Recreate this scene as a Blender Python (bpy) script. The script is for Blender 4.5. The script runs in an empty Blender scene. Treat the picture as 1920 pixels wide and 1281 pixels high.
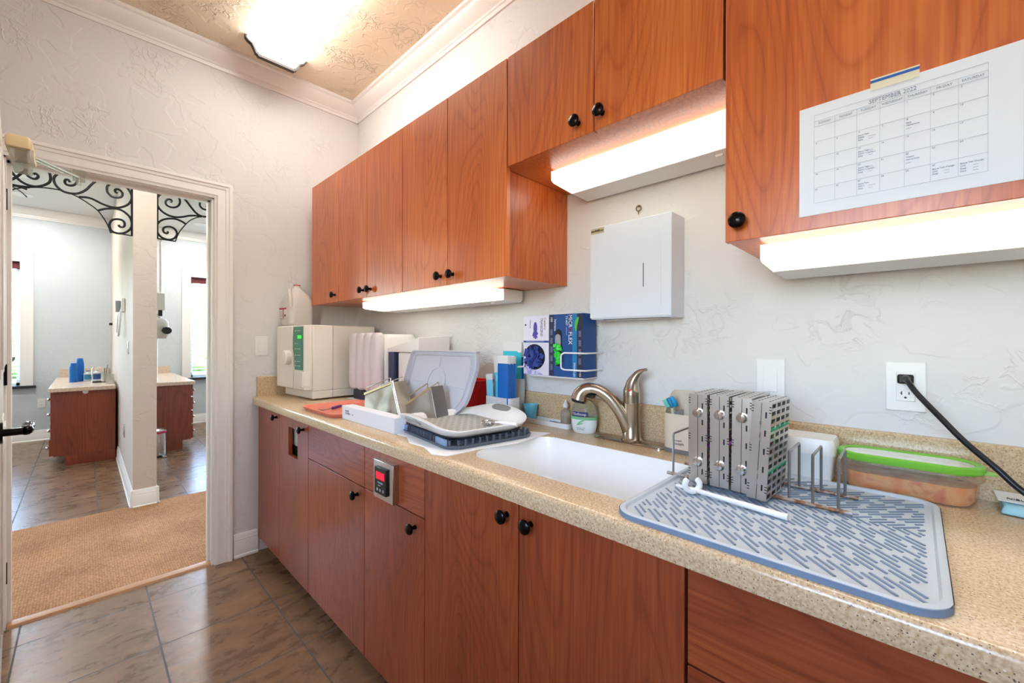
# A small clinic sterilisation room: cherry cabinets, worktop with sink, doorway to the rooms across the hall.
LAMP, ULAMP, SKY, EXPO, DOWN = 10.0, 2.2, 4.0, 0.32, 14
import bpy, bmesh, math, random
from mathutils import Vector, Matrix, Euler
random.seed(7)
C = bpy.context.scene.collection
PI = math.pi
MATX = {}

# ---------------------------------------------------------------- mesh builder
class MB:
    def __init__(s): s.v = []; s.f = []; s.m = []; s.cur = 0
    def mat(s, i): s.cur = i; return s
    def face(s, idx): s.f.append(tuple(idx)); s.m.append(s.cur)
    def hexa(s, P):
        b = len(s.v); s.v += [Vector(p) for p in P]
        for q in ((0,3,2,1),(4,5,6,7),(0,1,5,4),(1,2,6,5),(2,3,7,6),(3,0,4,7)): s.face([b+i for i in q])
        return s
    def box(s, x0, x1, y0, y1, z0, z1):
        return s.hexa([(x0,y0,z0),(x1,y0,z0),(x1,y1,z0),(x0,y1,z0),(x0,y0,z1),(x1,y0,z1),(x1,y1,z1),(x0,y1,z1)])
    def loft(s, rings, close=True, cap0=True, cap1=True):
        n = len(rings[0]); b = len(s.v)
        for r in rings: s.v += [Vector(p) for p in r]
        for k in range(len(rings)-1):
            for i in range(n if close else n-1):
                j = (i+1) % n
                s.face((b+k*n+i, b+k*n+j, b+(k+1)*n+j, b+(k+1)*n+i))
        if cap0: s.face([b+i for i in range(n)][::-1])
        if cap1: s.face([b+(len(rings)-1)*n+i for i in range(n)])
        return s
    def cyl(s, p0, p1, r0, r1=None, n=20):
        r1 = r0 if r1 is None else r1
        p0, p1 = Vector(p0), Vector(p1); d = (p1-p0).normalized()
        a = d.orthogonal().normalized(); c = d.cross(a)
        R = lambda p, r: [p + (a*math.cos(t)+c*math.sin(t))*r for t in [2*PI*i/n for i in range(n)]]
        return s.loft([R(p0, r0), R(p1, r1)])
    def tube(s, pts, r, n=8, closed=False):
        pts = [Vector(p) for p in pts]; N = len(pts); rs = r if isinstance(r, (list, tuple)) else [r]*N
        rings = []; a = None
        for i, p in enumerate(pts):
            if closed: d = (pts[(i+1) % N]-pts[i-1])
            else: d = (pts[min(i+1, N-1)]-pts[max(i-1, 0)])
            d.normalize()
            if a is None: a = d.orthogonal().normalized()
            else:
                a = a - d*a.dot(d)
                a = a.normalized() if a.length > 1e-6 else d.orthogonal().normalized()
            c = d.cross(a)
            rings.append([p+(a*math.cos(t)+c*math.sin(t))*rs[i] for t in [2*PI*k/n for k in range(n)]])
        if closed: rings.append(rings[0])
        return s.loft(rings, cap0=not closed, cap1=not closed)
    def lathe(s, prof, c=(0,0,0), n=28, ax='z', sx=1, sy=1):
        rings = []
        for r, z in prof:
            ring = []
            for i in range(n):
                t = 2*PI*i/n; u, v = max(r, 1e-5)*math.cos(t)*sx, max(r, 1e-5)*math.sin(t)*sy
                q = {'z': (u, v, z), 'y': (u, z, v), 'x': (z, u, v)}[ax]
                ring.append((c[0]+q[0], c[1]+q[1], c[2]+q[2]))
            rings.append(ring)
        return s.loft(rings)
    def prism(s, poly, ax, a0, a1):
        def P(u, v, w): return {'x': (w, u, v), 'y': (u, w, v), 'z': (u, v, w)}[ax]
        return s.loft([[P(u, v, a0) for u, v in poly], [P(u, v, a1) for u, v in poly]])
    def xf(s, M, start=0):
        for i in range(start, len(s.v)): s.v[i] = M @ s.v[i]
        return s
    def ellipsoid(s, c, rx, ry, rz, n=20, m=10):
        prof = [(math.sin(PI*k/m), -math.cos(PI*k/m)) for k in range(m+1)]
        st = len(s.v); s.lathe(prof, (0,0,0), n)
        return s.xf(Matrix.Translation(c) @ Matrix.Diagonal((rx, ry, rz, 1)), st)

def rrect(cx, cy, w, d, r, z, n=6):
    pts = []
    for (sx, sy, a0) in ((1,1,0),(-1,1,90),(-1,-1,180),(1,-1,270)):
        for k in range(n+1):
            t = math.radians(a0+90*k/n)
            pts.append((cx+sx*(w/2-r)+r*math.cos(t), cy+sy*(d/2-r)+r*math.sin(t), z))
    return pts

def cat(pts, sub=5):
    pts = [Vector(p) for p in pts]; out = []
    for i in range(len(pts)-1):
        p0 = pts[max(i-1,0)]; p1 = pts[i]; p2 = pts[i+1]; p3 = pts[min(i+2, len(pts)-1)]
        for k in range(sub):
            t = k/sub
            out.append(0.5*((2*p1)+(p2-p0)*t+(2*p0-5*p1+4*p2-p3)*t*t+(3*p1-p0-3*p2+p3)*t**3))
    out.append(pts[-1]); return out

def finish(me, mats, ang=38):
    bm = bmesh.new(); bm.from_mesh(me)
    bmesh.ops.recalc_face_normals(bm, faces=bm.faces)
    for e in bm.edges:
        e.smooth = not (len(e.link_faces) == 2 and e.calc_face_angle(0) > math.radians(ang))
    for f in bm.faces: f.smooth = True
    bm.to_mesh(me); bm.free()
    for m in mats: me.materials.append(m)

def thing(name, label, catg, loc=(0,0,0), rotz=0, group=None, rot=None):
    o = bpy.data.objects.new(name, None); C.objects.link(o); o.empty_display_size = .05
    o.location = loc; o.rotation_euler = rot if rot else (0,0,rotz)
    o['label'] = label; o['category'] = catg
    if group: o['group'] = group
    MATX[o.name] = Matrix.Translation(loc) @ Euler(rot if rot else (0,0,rotz)).to_matrix().to_4x4()
    return o
def tag(o, label, catg, group=None):
    o['label'] = label; o['category'] = catg
    if group: o['group'] = group
    return o
def rootof(o):
    while o.parent: o = o.parent
    return o
def part(name, mb, mat, parent=None, bevel=0, label=None, W=False, seg=2, ang=38):
    """link one mesh object; W=True when its vertices are given in the room's coordinates"""
    me = bpy.data.meshes.new(name)
    V = mb.v
    if W and parent is not None:
        r = rootof(parent)
        if r.name in MATX: I = MATX[r.name].inverted(); V = [I @ v for v in V]
    me.from_pydata([tuple(v) for v in V], [], mb.f)
    mats = mat if isinstance(mat, (list, tuple)) else [mat]
    me.polygons.foreach_set('material_index', mb.m)
    finish(me, mats, ang)
    o = bpy.data.objects.new(name, me); C.objects.link(o)
    if parent is not None: o.parent = parent
    if bevel:
        b = o.modifiers.new('bevel', 'BEVEL'); b.width = bevel; b.segments = seg; b.limit_method = 'ANGLE'; b.angle_limit = math.radians(40)
        b.harden_normals = False
    if label: o['label'] = label
    return o
def single(name, mb, mat, label, catg, loc, group=None, bevel=0, W=True, rotz=0, ang=38):
    """a thing that is one mesh, its origin at loc; vertices in room coordinates when W"""
    M = Matrix.Translation(loc) @ Matrix.Rotation(rotz, 4, 'Z')
    if W: mb.xf(M.inverted())
    o = part(name, mb, mat, None, bevel, ang=ang); o.location = loc; o.rotation_euler = (0,0,rotz)
    tag(o, label, catg, group); return o
def struct(name, mb, mat, parent=None, bevel=0):
    o = part(name, mb, mat, parent, bevel)
    if parent is None: o['kind'] = 'structure'
    return o
def copytree(o, parent=None):
    c = o.copy(); C.objects.link(c); c.parent = parent
    for ch in list(o.children): copytree(ch, c)
    return c
def text_mb(txt, h, M, depth=.0004, align='CENTER', wid=None):
    cu = bpy.data.curves.new('t', 'FONT'); cu.body = txt; cu.size = h*1.38; cu.extrude = depth
    cu.align_x = align; cu.align_y = 'CENTER'; cu.resolution_u = 2
    ob = bpy.data.objects.new('t', cu); C.objects.link(ob)
    dg = bpy.context.evaluated_depsgraph_get(); me = ob.evaluated_get(dg).to_mesh()
    mb = MB(); vs = [v.co.copy() for v in me.vertices]
    if wid and vs:
        w = max(v.x for v in vs)-min(v.x for v in vs)
        for v in vs: v.x *= wid/w
    mb.v = [M @ v for v in vs]
    for p in me.polygons: mb.face(p.vertices)
    bpy.data.objects.remove(ob, do_unlink=True); bpy.data.curves.remove(cu)
    return mb
def join(a, b, mi=None):
    n = len(a.v); a.v += b.v; a.f += [tuple(i+n for i in f) for f in b.f]; a.m += [mi if mi is not None else x for x in b.m]; return a
def frame(o, ex, ey):
    """matrix whose x, y axes are ex, ey and whose origin is o"""
    ex = Vector(ex).normalized(); ey = Vector(ey).normalized(); ez = ex.cross(ey)
    return Matrix(((ex.x,ey.x,ez.x,o[0]),(ex.y,ey.y,ez.y,o[1]),(ex.z,ey.z,ez.z,o[2]),(0,0,0,1)))
FY = lambda x, y, z: frame((x,y,z), (1,0,0), (0,0,1))        # text on a surface facing the room (-y)

# ---------------------------------------------------------------- materials
def s2l(c):
    return tuple(((x/255)/12.92 if x/255 <= .04045 else ((x/255+.055)/1.055)**2.4) for x in c)+(1,)
def base(name):
    m = bpy.data.materials.new(name); m.use_nodes = True
    return m, m.node_tree, m.node_tree.nodes['Principled BSDF']
def pm(name, rgb, rough=.5, metal=0, trans=0, coat=0, emit=None, es=0, ior=1.45, alpha=1, sss=0, spec=.5):
    m, nt, b = base(name); I = b.inputs
    I['Base Color'].default_value = s2l(rgb); I['Roughness'].default_value = rough; I['Metallic'].default_value = metal
    I['Transmission Weight'].default_value = trans; I['Coat Weight'].default_value = coat; I['IOR'].default_value = ior
    I['Alpha'].default_value = alpha; I['Specular IOR Level'].default_value = spec
    if sss: I['Subsurface Weight'].default_value = sss; I['Subsurface Radius'].default_value = (.01,.01,.01)
    if emit: I['Emission Color'].default_value = s2l(emit); I['Emission Strength'].default_value = es
    return m
def N(nt, t, **k):
    n = nt.nodes.new(t)
    for a, v in k.items():
        if a.startswith('_'): n.inputs[int(a[1:]) if a[1:].isdigit() else a[1:]].default_value = v
        else: setattr(n, a, v)
    return n
def ramp(nt, stops, interp='LINEAR'):
    r = nt.nodes.new('ShaderNodeValToRGB'); e = r.color_ramp.elements; r.color_ramp.interpolation = interp
    while len(e) > 1: e.remove(e[-1])
    e[0].position = stops[0][0]; e[0].color = stops[0][1]
    for p, c in stops[1:]:
        x = e.new(p); x.color = c
    return r
def mathn(nt, op, a, b=None):
    n = nt.nodes.new('ShaderNodeMath'); n.operation = op
    for i, x in enumerate((a, b)):
        if x is None: continue
        if isinstance(x, (int, float)): n.inputs[i].default_value = x
        else: nt.links.new(x, n.inputs[i])
    return n.outputs[0]
G = lambda v: (v, v, v, 1)
def plaster(name, rgb, depth=.35, scale=1.0, rough=.6):
    m, nt, b = base(name); L = nt.links
    geo = N(nt, 'ShaderNodeNewGeometry')
    n1 = N(nt, 'ShaderNodeTexNoise', _Scale=17*scale, _Detail=4.0, _Distortion=.8); L.new(geo.outputs['Position'], n1.inputs['Vector'])
    ridge = mathn(nt, 'ABSOLUTE', mathn(nt, 'SUBTRACT', n1.outputs[0], .5))
    r1 = ramp(nt, [(0, G(1)), (.02, G(.4)), (.05, G(0))]); L.new(ridge, r1.inputs[0])
    n2 = N(nt, 'ShaderNodeTexNoise', _Scale=4.2*scale, _Detail=1.0); L.new(geo.outputs['Position'], n2.inputs['Vector'])
    r2 = ramp(nt, [(.52, G(0)), (.66, G(1))]); L.new(n2.outputs[0], r2.inputs[0])
    n3 = N(nt, 'ShaderNodeTexNoise', _Scale=7*scale, _Detail=2.0, _Distortion=.6); L.new(geo.outputs['Position'], n3.inputs['Vector'])
    r3 = ramp(nt, [(.5, G(0)), (.53, G(1))]); L.new(n3.outputs[0], r3.inputs[0])
    n4 = N(nt, 'ShaderNodeTexNoise', _Scale=90*scale, _Detail=2.0); L.new(geo.outputs['Position'], n4.inputs['Vector'])
    h = mathn(nt, 'ADD', mathn(nt, 'MULTIPLY', r1.outputs[0], r2.outputs[0]), mathn(nt, 'MULTIPLY', r3.outputs[0], .35))
    h = mathn(nt, 'ADD', h, mathn(nt, 'MULTIPLY', n4.outputs[0], .12))
    bp = N(nt, 'ShaderNodeBump', _Strength=depth, _Distance=.006); L.new(h, bp.inputs['Height']); L.new(bp.outputs[0], b.inputs['Normal'])
    b.inputs['Base Color'].default_value = s2l(rgb); b.inputs['Roughness'].default_value = rough; b.inputs['Specular IOR Level'].default_value = .3
    return m
def wood(name, cols, vertical=True, rough=.33, coat=.25, sc=1.0):
    m, nt, b = base(name); L = nt.links
    tc = N(nt, 'ShaderNodeTexCoord'); oi = N(nt, 'ShaderNodeObjectInfo')
    off = N(nt, 'ShaderNodeVectorMath', operation='SCALE'); off.inputs[0].default_value = (13.1, 7.7, 9.3); L.new(oi.outputs['Random'], off.inputs['Scale'])
    ad = N(nt, 'ShaderNodeVectorMath', operation='ADD'); L.new(tc.outputs['Object'], ad.inputs[0]); L.new(off.outputs[0], ad.inputs[1])
    mp = N(nt, 'ShaderNodeMapping'); L.new(ad.outputs[0], mp.inputs[0])
    mp.inputs['Scale'].default_value = (4.6*sc, 4.6*sc, .8*sc) if vertical else (.8*sc, 4.6*sc, 4.6*sc)
    n1 = N(nt, 'ShaderNodeTexNoise', _Scale=1.0, _Detail=1.2, _Roughness=.35, _Distortion=.25); L.new(mp.outputs[0], n1.inputs['Vector'])
    rings = mathn(nt, 'FRACT', mathn(nt, 'MULTIPLY', n1.outputs[0], 27.0))
    rr = ramp(nt, [(0, G(.34)), (.1, G(.62)), (.5, G(.76)), (.88, G(.62)), (1, G(.34))]); L.new(rings, rr.inputs[0])
    mp2 = N(nt, 'ShaderNodeMapping'); L.new(ad.outputs[0], mp2.inputs[0])
    mp2.inputs['Scale'].default_value = (90, 90, 2.5) if vertical else (2.5, 90, 90)
    n2 = N(nt, 'ShaderNodeTexNoise', _Scale=1.5, _Detail=3.0); L.new(mp2.outputs[0], n2.inputs['Vector'])
    n3 = N(nt, 'ShaderNodeTexNoise', _Scale=1.0, _Detail=1.0); L.new(mp.outputs[0], n3.inputs['Vector'])
    f = mathn(nt, 'ADD', mathn(nt, 'MULTIPLY', rr.outputs[0], .34), mathn(nt, 'MULTIPLY', n2.outputs[0], .46))
    f = mathn(nt, 'ADD', f, mathn(nt, 'MULTIPLY', n3.outputs[0], .34))
    cr = ramp(nt, [(.36, s2l(cols[0])), (.60, s2l(cols[1])), (.80, s2l(cols[2]))]); L.new(f, cr.inputs[0])
    L.new(cr.outputs[0], b.inputs['Base Color'])
    b.inputs['Roughness'].default_value = rough; b.inputs['Coat Weight'].default_value = coat; b.inputs['Coat Roughness'].default_value = .22
    return m
def stone(name):
    m, nt, b = base(name); L = nt.links
    geo = N(nt, 'ShaderNodeNewGeometry')
    n0 = N(nt, 'ShaderNodeTexNoise', _Scale=220.0, _Detail=2.0); L.new(geo.outputs['Position'], n0.inputs['Vector'])
    r0 = ramp(nt, [(.3, s2l((184,152,114))), (.5, s2l((206,178,140))), (.7, s2l((220,196,160)))]); L.new(n0.outputs[0], r0.inputs[0])
    cur = r0.outputs[0]
    for sc, th, col, keep in ((170, .17, (104,90,78), .26), (300, .22, (84,74,66), .22), (130, .16, (232,218,196), .3), (210, .22, (166,128,96), .3)):
        v = N(nt, 'ShaderNodeTexVoronoi', _Scale=float(sc)); L.new(geo.outputs['Position'], v.inputs['Vector'])
        a = mathn(nt, 'LESS_THAN', v.outputs['Distance'], th)
        sp = N(nt, 'ShaderNodeSeparateColor'); L.new(v.outputs['Color'], sp.inputs[0])
        k = mathn(nt, 'MULTIPLY', a, mathn(nt, 'LESS_THAN', sp.outputs[0], keep))
        mx = N(nt, 'ShaderNodeMix', data_type='RGBA'); L.new(k, mx.inputs['Factor']); L.new(cur, mx.inputs[6]); mx.inputs[7].default_value = s2l(col)
        cur = mx.outputs[2]
    L.new(cur, b.inputs['Base Color']); b.inputs['Roughness'].default_value = .22; b.inputs['Coat Weight'].default_value = .15
    return m
def tiles(name, ox, oy, pitch=.4125):
    m, nt, b = base(name); L = nt.links
    geo = N(nt, 'ShaderNodeNewGeometry')
    mp = N(nt, 'ShaderNodeMapping'); L.new(geo.outputs['Position'], mp.inputs[0]); mp.inputs['Location'].default_value = (-ox, -oy, 0)
    br = N(nt, 'ShaderNodeTexBrick', offset=0.0, squash=1.0); L.new(mp.outputs[0], br.inputs['Vector'])
    br.inputs['Scale'].default_value = 1; br.inputs['Mortar Size'].default_value = .0032; br.inputs['Mortar Smooth'].default_value = .1
    br.inputs['Brick Width'].default_value = pitch; br.inputs['Row Height'].default_value = pitch; br.inputs['Bias'].default_value = 0
    br.inputs['Color1'].default_value = G(0); br.inputs['Color2'].default_value = G(1); br.inputs['Mortar'].default_value = G(.5)
    sh = N(nt, 'ShaderNodeVectorMath', operation='SCALE'); L.new(br.outputs['Color'], sh.inputs[0]); sh.inputs['Scale'].default_value = 5
    ad = N(nt, 'ShaderNodeVectorMath', operation='ADD'); L.new(mp.outputs[0], ad.inputs[0]); L.new(sh.outputs[0], ad.inputs[1])
    m2 = N(nt, 'ShaderNodeMapping'); L.new(ad.outputs[0], m2.inputs[0]); m2.inputs['Scale'].default_value = (2.6, 1.2, 1)
    m2.inputs['Rotation'].default_value = (0,0,.12)
    n1 = N(nt, 'ShaderNodeTexNoise', _Scale=6.0, _Detail=8.0, _Roughness=.66, _Distortion=.5); L.new(m2.outputs[0], n1.inputs['Vector'])
    r1 = ramp(nt, [(.25, s2l((86,66,50))), (.45, s2l((112,86,64))), (.58, s2l((130,100,72))), (.75, s2l((158,122,88)))]); L.new(n1.outputs[0], r1.inputs[0])
    mx = N(nt, 'ShaderNodeMix', data_type='RGBA'); L.new(br.outputs['Fac'], mx.inputs['Factor']); L.new(r1.outputs[0], mx.inputs[6]); mx.inputs[7].default_value = s2l((72,70,72))
    L.new(mx.outputs[2], b.inputs['Base Color'])
    h = mathn(nt, 'SUBTRACT', mathn(nt, 'MULTIPLY', n1.outputs[0], .6), mathn(nt, 'MULTIPLY', br.outputs['Fac'], 1.0))
    bp = N(nt, 'ShaderNodeBump', _Strength=.45, _Distance=.004); L.new(h, bp.inputs['Height']); L.new(bp.outputs[0], b.inputs['Normal'])
    rg = mathn(nt, 'ADD', mathn(nt, 'MULTIPLY', n1.outputs[0], .3), .14); L.new(mathn(nt, 'ADD', rg, mathn(nt, 'MULTIPLY', br.outputs['Fac'], .3)), b.inputs['Roughness'])
    return m
def carpet(name):
    m, nt, b = base(name); L = nt.links
    geo = N(nt, 'ShaderNodeNewGeometry')
    v = N(nt, 'ShaderNodeTexVoronoi', _Scale=95.0, _Randomness=.35); L.new(geo.outputs['Position'], v.inputs['Vector'])
    n = N(nt, 'ShaderNodeTexNoise', _Scale=3.0, _Detail=3.0); L.new(geo.outputs['Position'], n.inputs['Vector'])
    f = mathn(nt, 'ADD', mathn(nt, 'MULTIPLY', v.outputs['Distance'], -.7), mathn(nt, 'ADD', mathn(nt, 'MULTIPLY', n.outputs[0], .5), .5))
    r = ramp(nt, [(.2, s2l((140,98,64))), (.5, s2l((186,140,100))), (.8, s2l((210,168,130)))]); L.new(f, r.inputs[0])
    L.new(r.outputs[0], b.inputs['Base Color']); b.inputs['Roughness'].default_value = .95
    bp = N(nt, 'ShaderNodeBump', _Strength=.8, _Distance=.006); L.new(mathn(nt, 'MULTIPLY', v.outputs['Distance'], -1), bp.inputs['Height']); L.new(bp.outputs[0], b.inputs['Normal'])
    return m
def steel(name, rgb=(190,186,180), rough=.28, aniso=True, axis=2):
    m, nt, b = base(name); L = nt.links
    tc = N(nt, 'ShaderNodeTexCoord'); mp = N(nt, 'ShaderNodeMapping'); L.new(tc.outputs['Object'], mp.inputs[0])
    s = [160, 160, 160]; s[axis] = 4; mp.inputs['Scale'].default_value = s
    n = N(nt, 'ShaderNodeTexNoise', _Scale=1.0, _Detail=2.0); L.new(mp.outputs[0], n.inputs['Vector'])
    L.new(mathn(nt, 'ADD', mathn(nt, 'MULTIPLY', n.outputs[0], .07), rough-.035), b.inputs['Roughness'])
    b.inputs['Base Color'].default_value = s2l(rgb); b.inputs['Metallic'].default_value = 1
    return m
def noisecol(name, stops, scale=8, detail=3, rough=.5, mapping=(1,1,1), bump=0, **kw):
    m, nt, b = base(name); L = nt.links
    tc = N(nt, 'ShaderNodeTexCoord'); mp = N(nt, 'ShaderNodeMapping'); L.new(tc.outputs['Object'], mp.inputs[0]); mp.inputs['Scale'].default_value = mapping
    n = N(nt, 'ShaderNodeTexNoise', _Scale=float(scale), _Detail=float(detail)); L.new(mp.outputs[0], n.inputs['Vector'])
    r = ramp(nt, [(p, s2l(c)) for p, c in stops]); L.new(n.outputs[0], r.inputs[0]); L.new(r.outputs[0], b.inputs['Base Color'])
    b.inputs['Roughness'].default_value = rough
    for k, v in kw.items(): b.inputs[k.replace('_', ' ')].default_value = v
    if bump:
        bp = N(nt, 'ShaderNodeBump', _Strength=bump, _Distance=.003); L.new(n.outputs[0], bp.inputs['Height']); L.new(bp.outputs[0], b.inputs['Normal'])
    return m
def glassy(name, tint=(255,255,255), gloss=.08, opac=0.0, rough=.03):
    """thin clear sheet: mostly passes light straight on, mirrors a little"""
    m = bpy.data.materials.new(name); m.use_nodes = True; nt = m.node_tree; nt.nodes.clear()
    out = N(nt, 'ShaderNodeOutputMaterial'); tr = N(nt, 'ShaderNodeBsdfTransparent'); gl = N(nt, 'ShaderNodeBsdfGlossy')
    tr.inputs[0].default_value = s2l(tint); gl.inputs['Roughness'].default_value = rough
    df = N(nt, 'ShaderNodeBsdfDiffuse'); df.inputs[0].default_value = s2l(tint)
    m1 = N(nt, 'ShaderNodeMixShader'); m1.inputs[0].default_value = opac
    nt.links.new(tr.outputs[0], m1.inputs[1]); nt.links.new(df.outputs[0], m1.inputs[2])
    m2 = N(nt, 'ShaderNodeMixShader'); m2.inputs[0].default_value = gloss
    nt.links.new(m1.outputs[0], m2.inputs[1]); nt.links.new(gl.outputs[0], m2.inputs[2]); nt.links.new(m2.outputs[0], out.inputs[0])
    return m

M = {}
M['wall'] = plaster('painted_plaster', (222,220,218), .5)
M['walltan'] = plaster('painted_plaster_tan', (202,186,174), .5)
M['wallblue'] = plaster('painted_plaster_cool', (204,212,216), .4)
M['ceil'] = plaster('ceiling_plaster', (236,222,196), .9, 1.25)
M['ceilw'] = pm('ceiling_white', (226,224,220), .8)
M['trim'] = pm('trim_gloss_white', (240,238,234), .28)
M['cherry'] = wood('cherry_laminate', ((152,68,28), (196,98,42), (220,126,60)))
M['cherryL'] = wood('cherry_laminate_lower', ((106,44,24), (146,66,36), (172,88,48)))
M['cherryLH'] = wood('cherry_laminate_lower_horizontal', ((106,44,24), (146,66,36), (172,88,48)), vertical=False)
M['carc'] = pm('carcass_melamine', (214,176,142), .5)
M['dark'] = pm('joint_shade_dark', (38,24,18), .8)
M['stone'] = stone('speckled_solid_surface')
M['tileA'] = tiles('slate_tile', .177, -.7005)
M['tileB'] = tiles('slate_tile_left_room', -1.9, -1.26)
M['tileC'] = tiles('slate_tile_right_room', -1.9, -.745)
M['carpet'] = carpet('tan_loop_carpet')
M['white'] = pm('white_plastic', (236,236,234), .35)
M['whitem'] = pm('white_matte', (232,232,230), .7)
M['cream'] = pm('cream_plastic', (232,226,214), .4)
M['bronze'] = pm('oil_rubbed_bronze', (34,30,30), .22, metal=.85)
M['iron'] = pm('black_wrought_iron', (14,14,15), .45, metal=.3)
M['black'] = pm('black_plastic', (18,18,20), .4)
M['steel'] = steel('brushed_steel', (206,202,198), .26)
M['steelx'] = steel('brushed_steel_x', axis=0)
M['nickel'] = steel('brushed_nickel', (178,166,150), .24)
M['chrome'] = pm('chrome', (220,220,222), .12, metal=1)
M['wire'] = pm('rack_wire', (150,150,152), .3, metal=.9)
M['glass'] = glassy('window_glass')
M['clear'] = glassy('clear_plastic', (235,235,228), .12, .22)
M['sink'] = pm('sink_white', (244,244,242), .2, coat=.3)
M['ink'] = pm('print_ink', (60,66,84), .6)

# ================================================================ THE ROOM
CEIL = 2.866
b = MB(); b.box(0, 4.6, -2.2, 0, -.1, 0); struct('floor', b, M['tileA'])
b = MB(); b.box(-1.40, 0, -5, 3, -.1, 0); struct('floor_hall', b, M['tileA'])
b = MB(); b.box(-5.0, -1.40, -5, -1.02, -.1, 0); struct('floor_left', b, M['tileB'])
b = MB(); b.box(-5.0, -1.40, -1.02, 3, -.1, 0); struct('floor_right', b, M['tileC'])
b = MB(); b.box(-.15, 4.75, -2.35, .12, CEIL, CEIL+.1); struct('ceiling', b, M['ceil'])
b = MB(); b.box(-5.2, -.15, -5.15, 3.15, CEIL, CEIL+.1); struct('ceiling_hall', b, M['ceilw'])
b = MB(); b.box(0, 4.75, 0, .12, 0, CEIL); struct('wall_back', b, M['wall'])
DY0, DY1, DZ = -1.585, -.822, 2.052           # the doorway
b = MB(); b.box(-.12, 0, DY1, .12, 0, CEIL); b.box(-.12, 0, -2.2, DY0, 0, CEIL); b.box(-.12, 0, DY0, DY1, DZ, CEIL)
b.box(-.12, -.0005, .12, 3, 0, CEIL); b.box(-.12, -.0005, -5, -2.2, 0, CEIL)
struct('wall_left', b, M['wall'])
# the wall behind the viewer holds a wide window that lets the daylight in
FW = (2.3, 3.05, 1.15, 2.0)
b = MB(); b.box(0, FW[0], -2.35, -2.2, 0, CEIL); b.box(FW[1], 4.75, -2.35, -2.2, 0, CEIL); b.box(FW[0], FW[1], -2.35, -2.2, 0, FW[2]); b.box(FW[0], FW[1], -2.35, -2.2, FW[3], CEIL)
struct('wall_front', b, M['wall'])
b = MB(); b.box(4.6, 4.75, -2.2, 0, 0, CEIL); struct('wall_right', b, M['wall'])
wf = thing('window_3', 'x', 'x', (2.6,-2.2,.95)); del wf['label']; del wf['category']; wf['kind'] = 'structure'
c = MB(); x0, x1, z0, z1 = FW
for xa, xb, za, zb in ((x0-.09,x0,z0-.09,z1+.09),(x1,x1+.09,z0-.09,z1+.09),(x0,x1,z1,z1+.09),(x0,x1,z0-.09,z0)): c.box(xa,xb,-2.2,-2.178,za,zb)
part('window_casing', c, M['trim'], wf, W=True, bevel=.004)
c = MB()
for xa, xb, za, zb in ((x0,x0+.04,z0,z1),(x1-.04,x1,z0,z1),(x0,x1,z0,z0+.04),(x0,x1,z1-.04,z1),((x0+x1)/2-.02,(x0+x1)/2+.02,z0,z1)): c.box(xa,xb,-2.33,-2.29,za,zb)
part('window_frame', c, M['trim'], wf, W=True)
part('glass_pane', MB().box(x0+.03,x1-.03,-2.312,-2.308,z0+.03,z1-.03), M['glass'], wf, W=True)
# far walls of the two rooms across the hall, with their window openings and added ones out of view
WZ0, WZ1 = .69, 2.2
WL = (-2.80, -1.876); WR = (-.218, .70)
WFILL = ((-4.6,-3.4),(1.3,2.5))  # extra openings out of view, added to let more daylight into the far rooms
b = MB(); X0, X1 = -5.15, -5.0
for y0, y1 in ((-5, WFILL[0][0]), (WFILL[0][1], WL[0]), (WL[1], WR[0]), (WR[1], WFILL[1][0]), (WFILL[1][1], 3)): b.box(X0, X1, y0, y1, 0, CEIL)
for y0, y1 in (WL, WR)+WFILL: b.box(X0, X1, y0, y1, 0, WZ0); b.box(X0, X1, y0, y1, WZ1, CEIL)
struct('wall_far', b, M['wallblue'])
b = MB(); b.box(-5.15, 0, -5.15, -5, 0, CEIL); struct('wall_hall_front', b, M['wallblue'])
b = MB(); b.box(-5.15, 0, 3, 3.15, 0, CEIL); struct('wall_hall_back', b, M['wallblue'])
b = MB(); b.box(-5.0, -1.365, -1.08, -.945, 0, CEIL); struct('wall_partition', b, M['walltan'])
b = MB(); b.box(-1.49, -1.3655, -5, -1.0805, 2.42, CEIL); b.box(-1.49, -1.3655, -.9445, 3, 2.42, CEIL); struct('wall_header', b, M['walltan'])
b = MB(); b.box(-1.40, -.121, -5, 3, 0, .008); b.box(-.121, -.022, DY0+.02, DY1-.02, 0, .008)
o = part('carpet', b, M['carpet']); tag(o, 'tan woven loop carpet covering the hallway beyond the doorway', 'carpet')
b = MB(); b.prism([(-.062,0),(-.055,.011),(-.035,.014),(-.012,.009),(-.005,0)], 'y', DY0+.02, DY1-.02)
struct('trim_threshold', b, pm('threshold_oak', (176,134,98), .35))

# crown moulding: one profile swept along each wall
def crown_prof(): return [(0,-.104),(.008,-.104),(.011,-.088),(.016,-.084),(.016,-.074),(.03,-.062),(.05,-.044),(.06,-.03),(.064,-.02),(.072,-.018),(.077,-.014),(.077,0),(0,0)]
P = crown_prof()
b = MB(); b.loft([[(x, -u, CEIL+v) for u, v in P] for x in (.0, 4.6)]); struct('trim_crown_back', b, M['trim'])
b = MB(); b.loft([[(u, y, CEIL+v) for u, v in P] for y in (-2.2, -.0)]); struct('trim_crown_left', b, M['trim'])
b = MB(); b.loft([[(x, -2.2+u, CEIL+v) for u, v in P] for x in (.0, 4.6)]); struct('trim_crown_front', b, M['trim'])
b = MB(); b.loft([[(-5+1.2*u, y, CEIL+1.2*v) for u, v in P] for y in (-5, -1.08)]); b.loft([[(-5+1.2*u, y, CEIL+1.2*v) for u, v in P] for y in (-.945, 3)])
struct('trim_crown_far', b, M['trim'])

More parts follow.
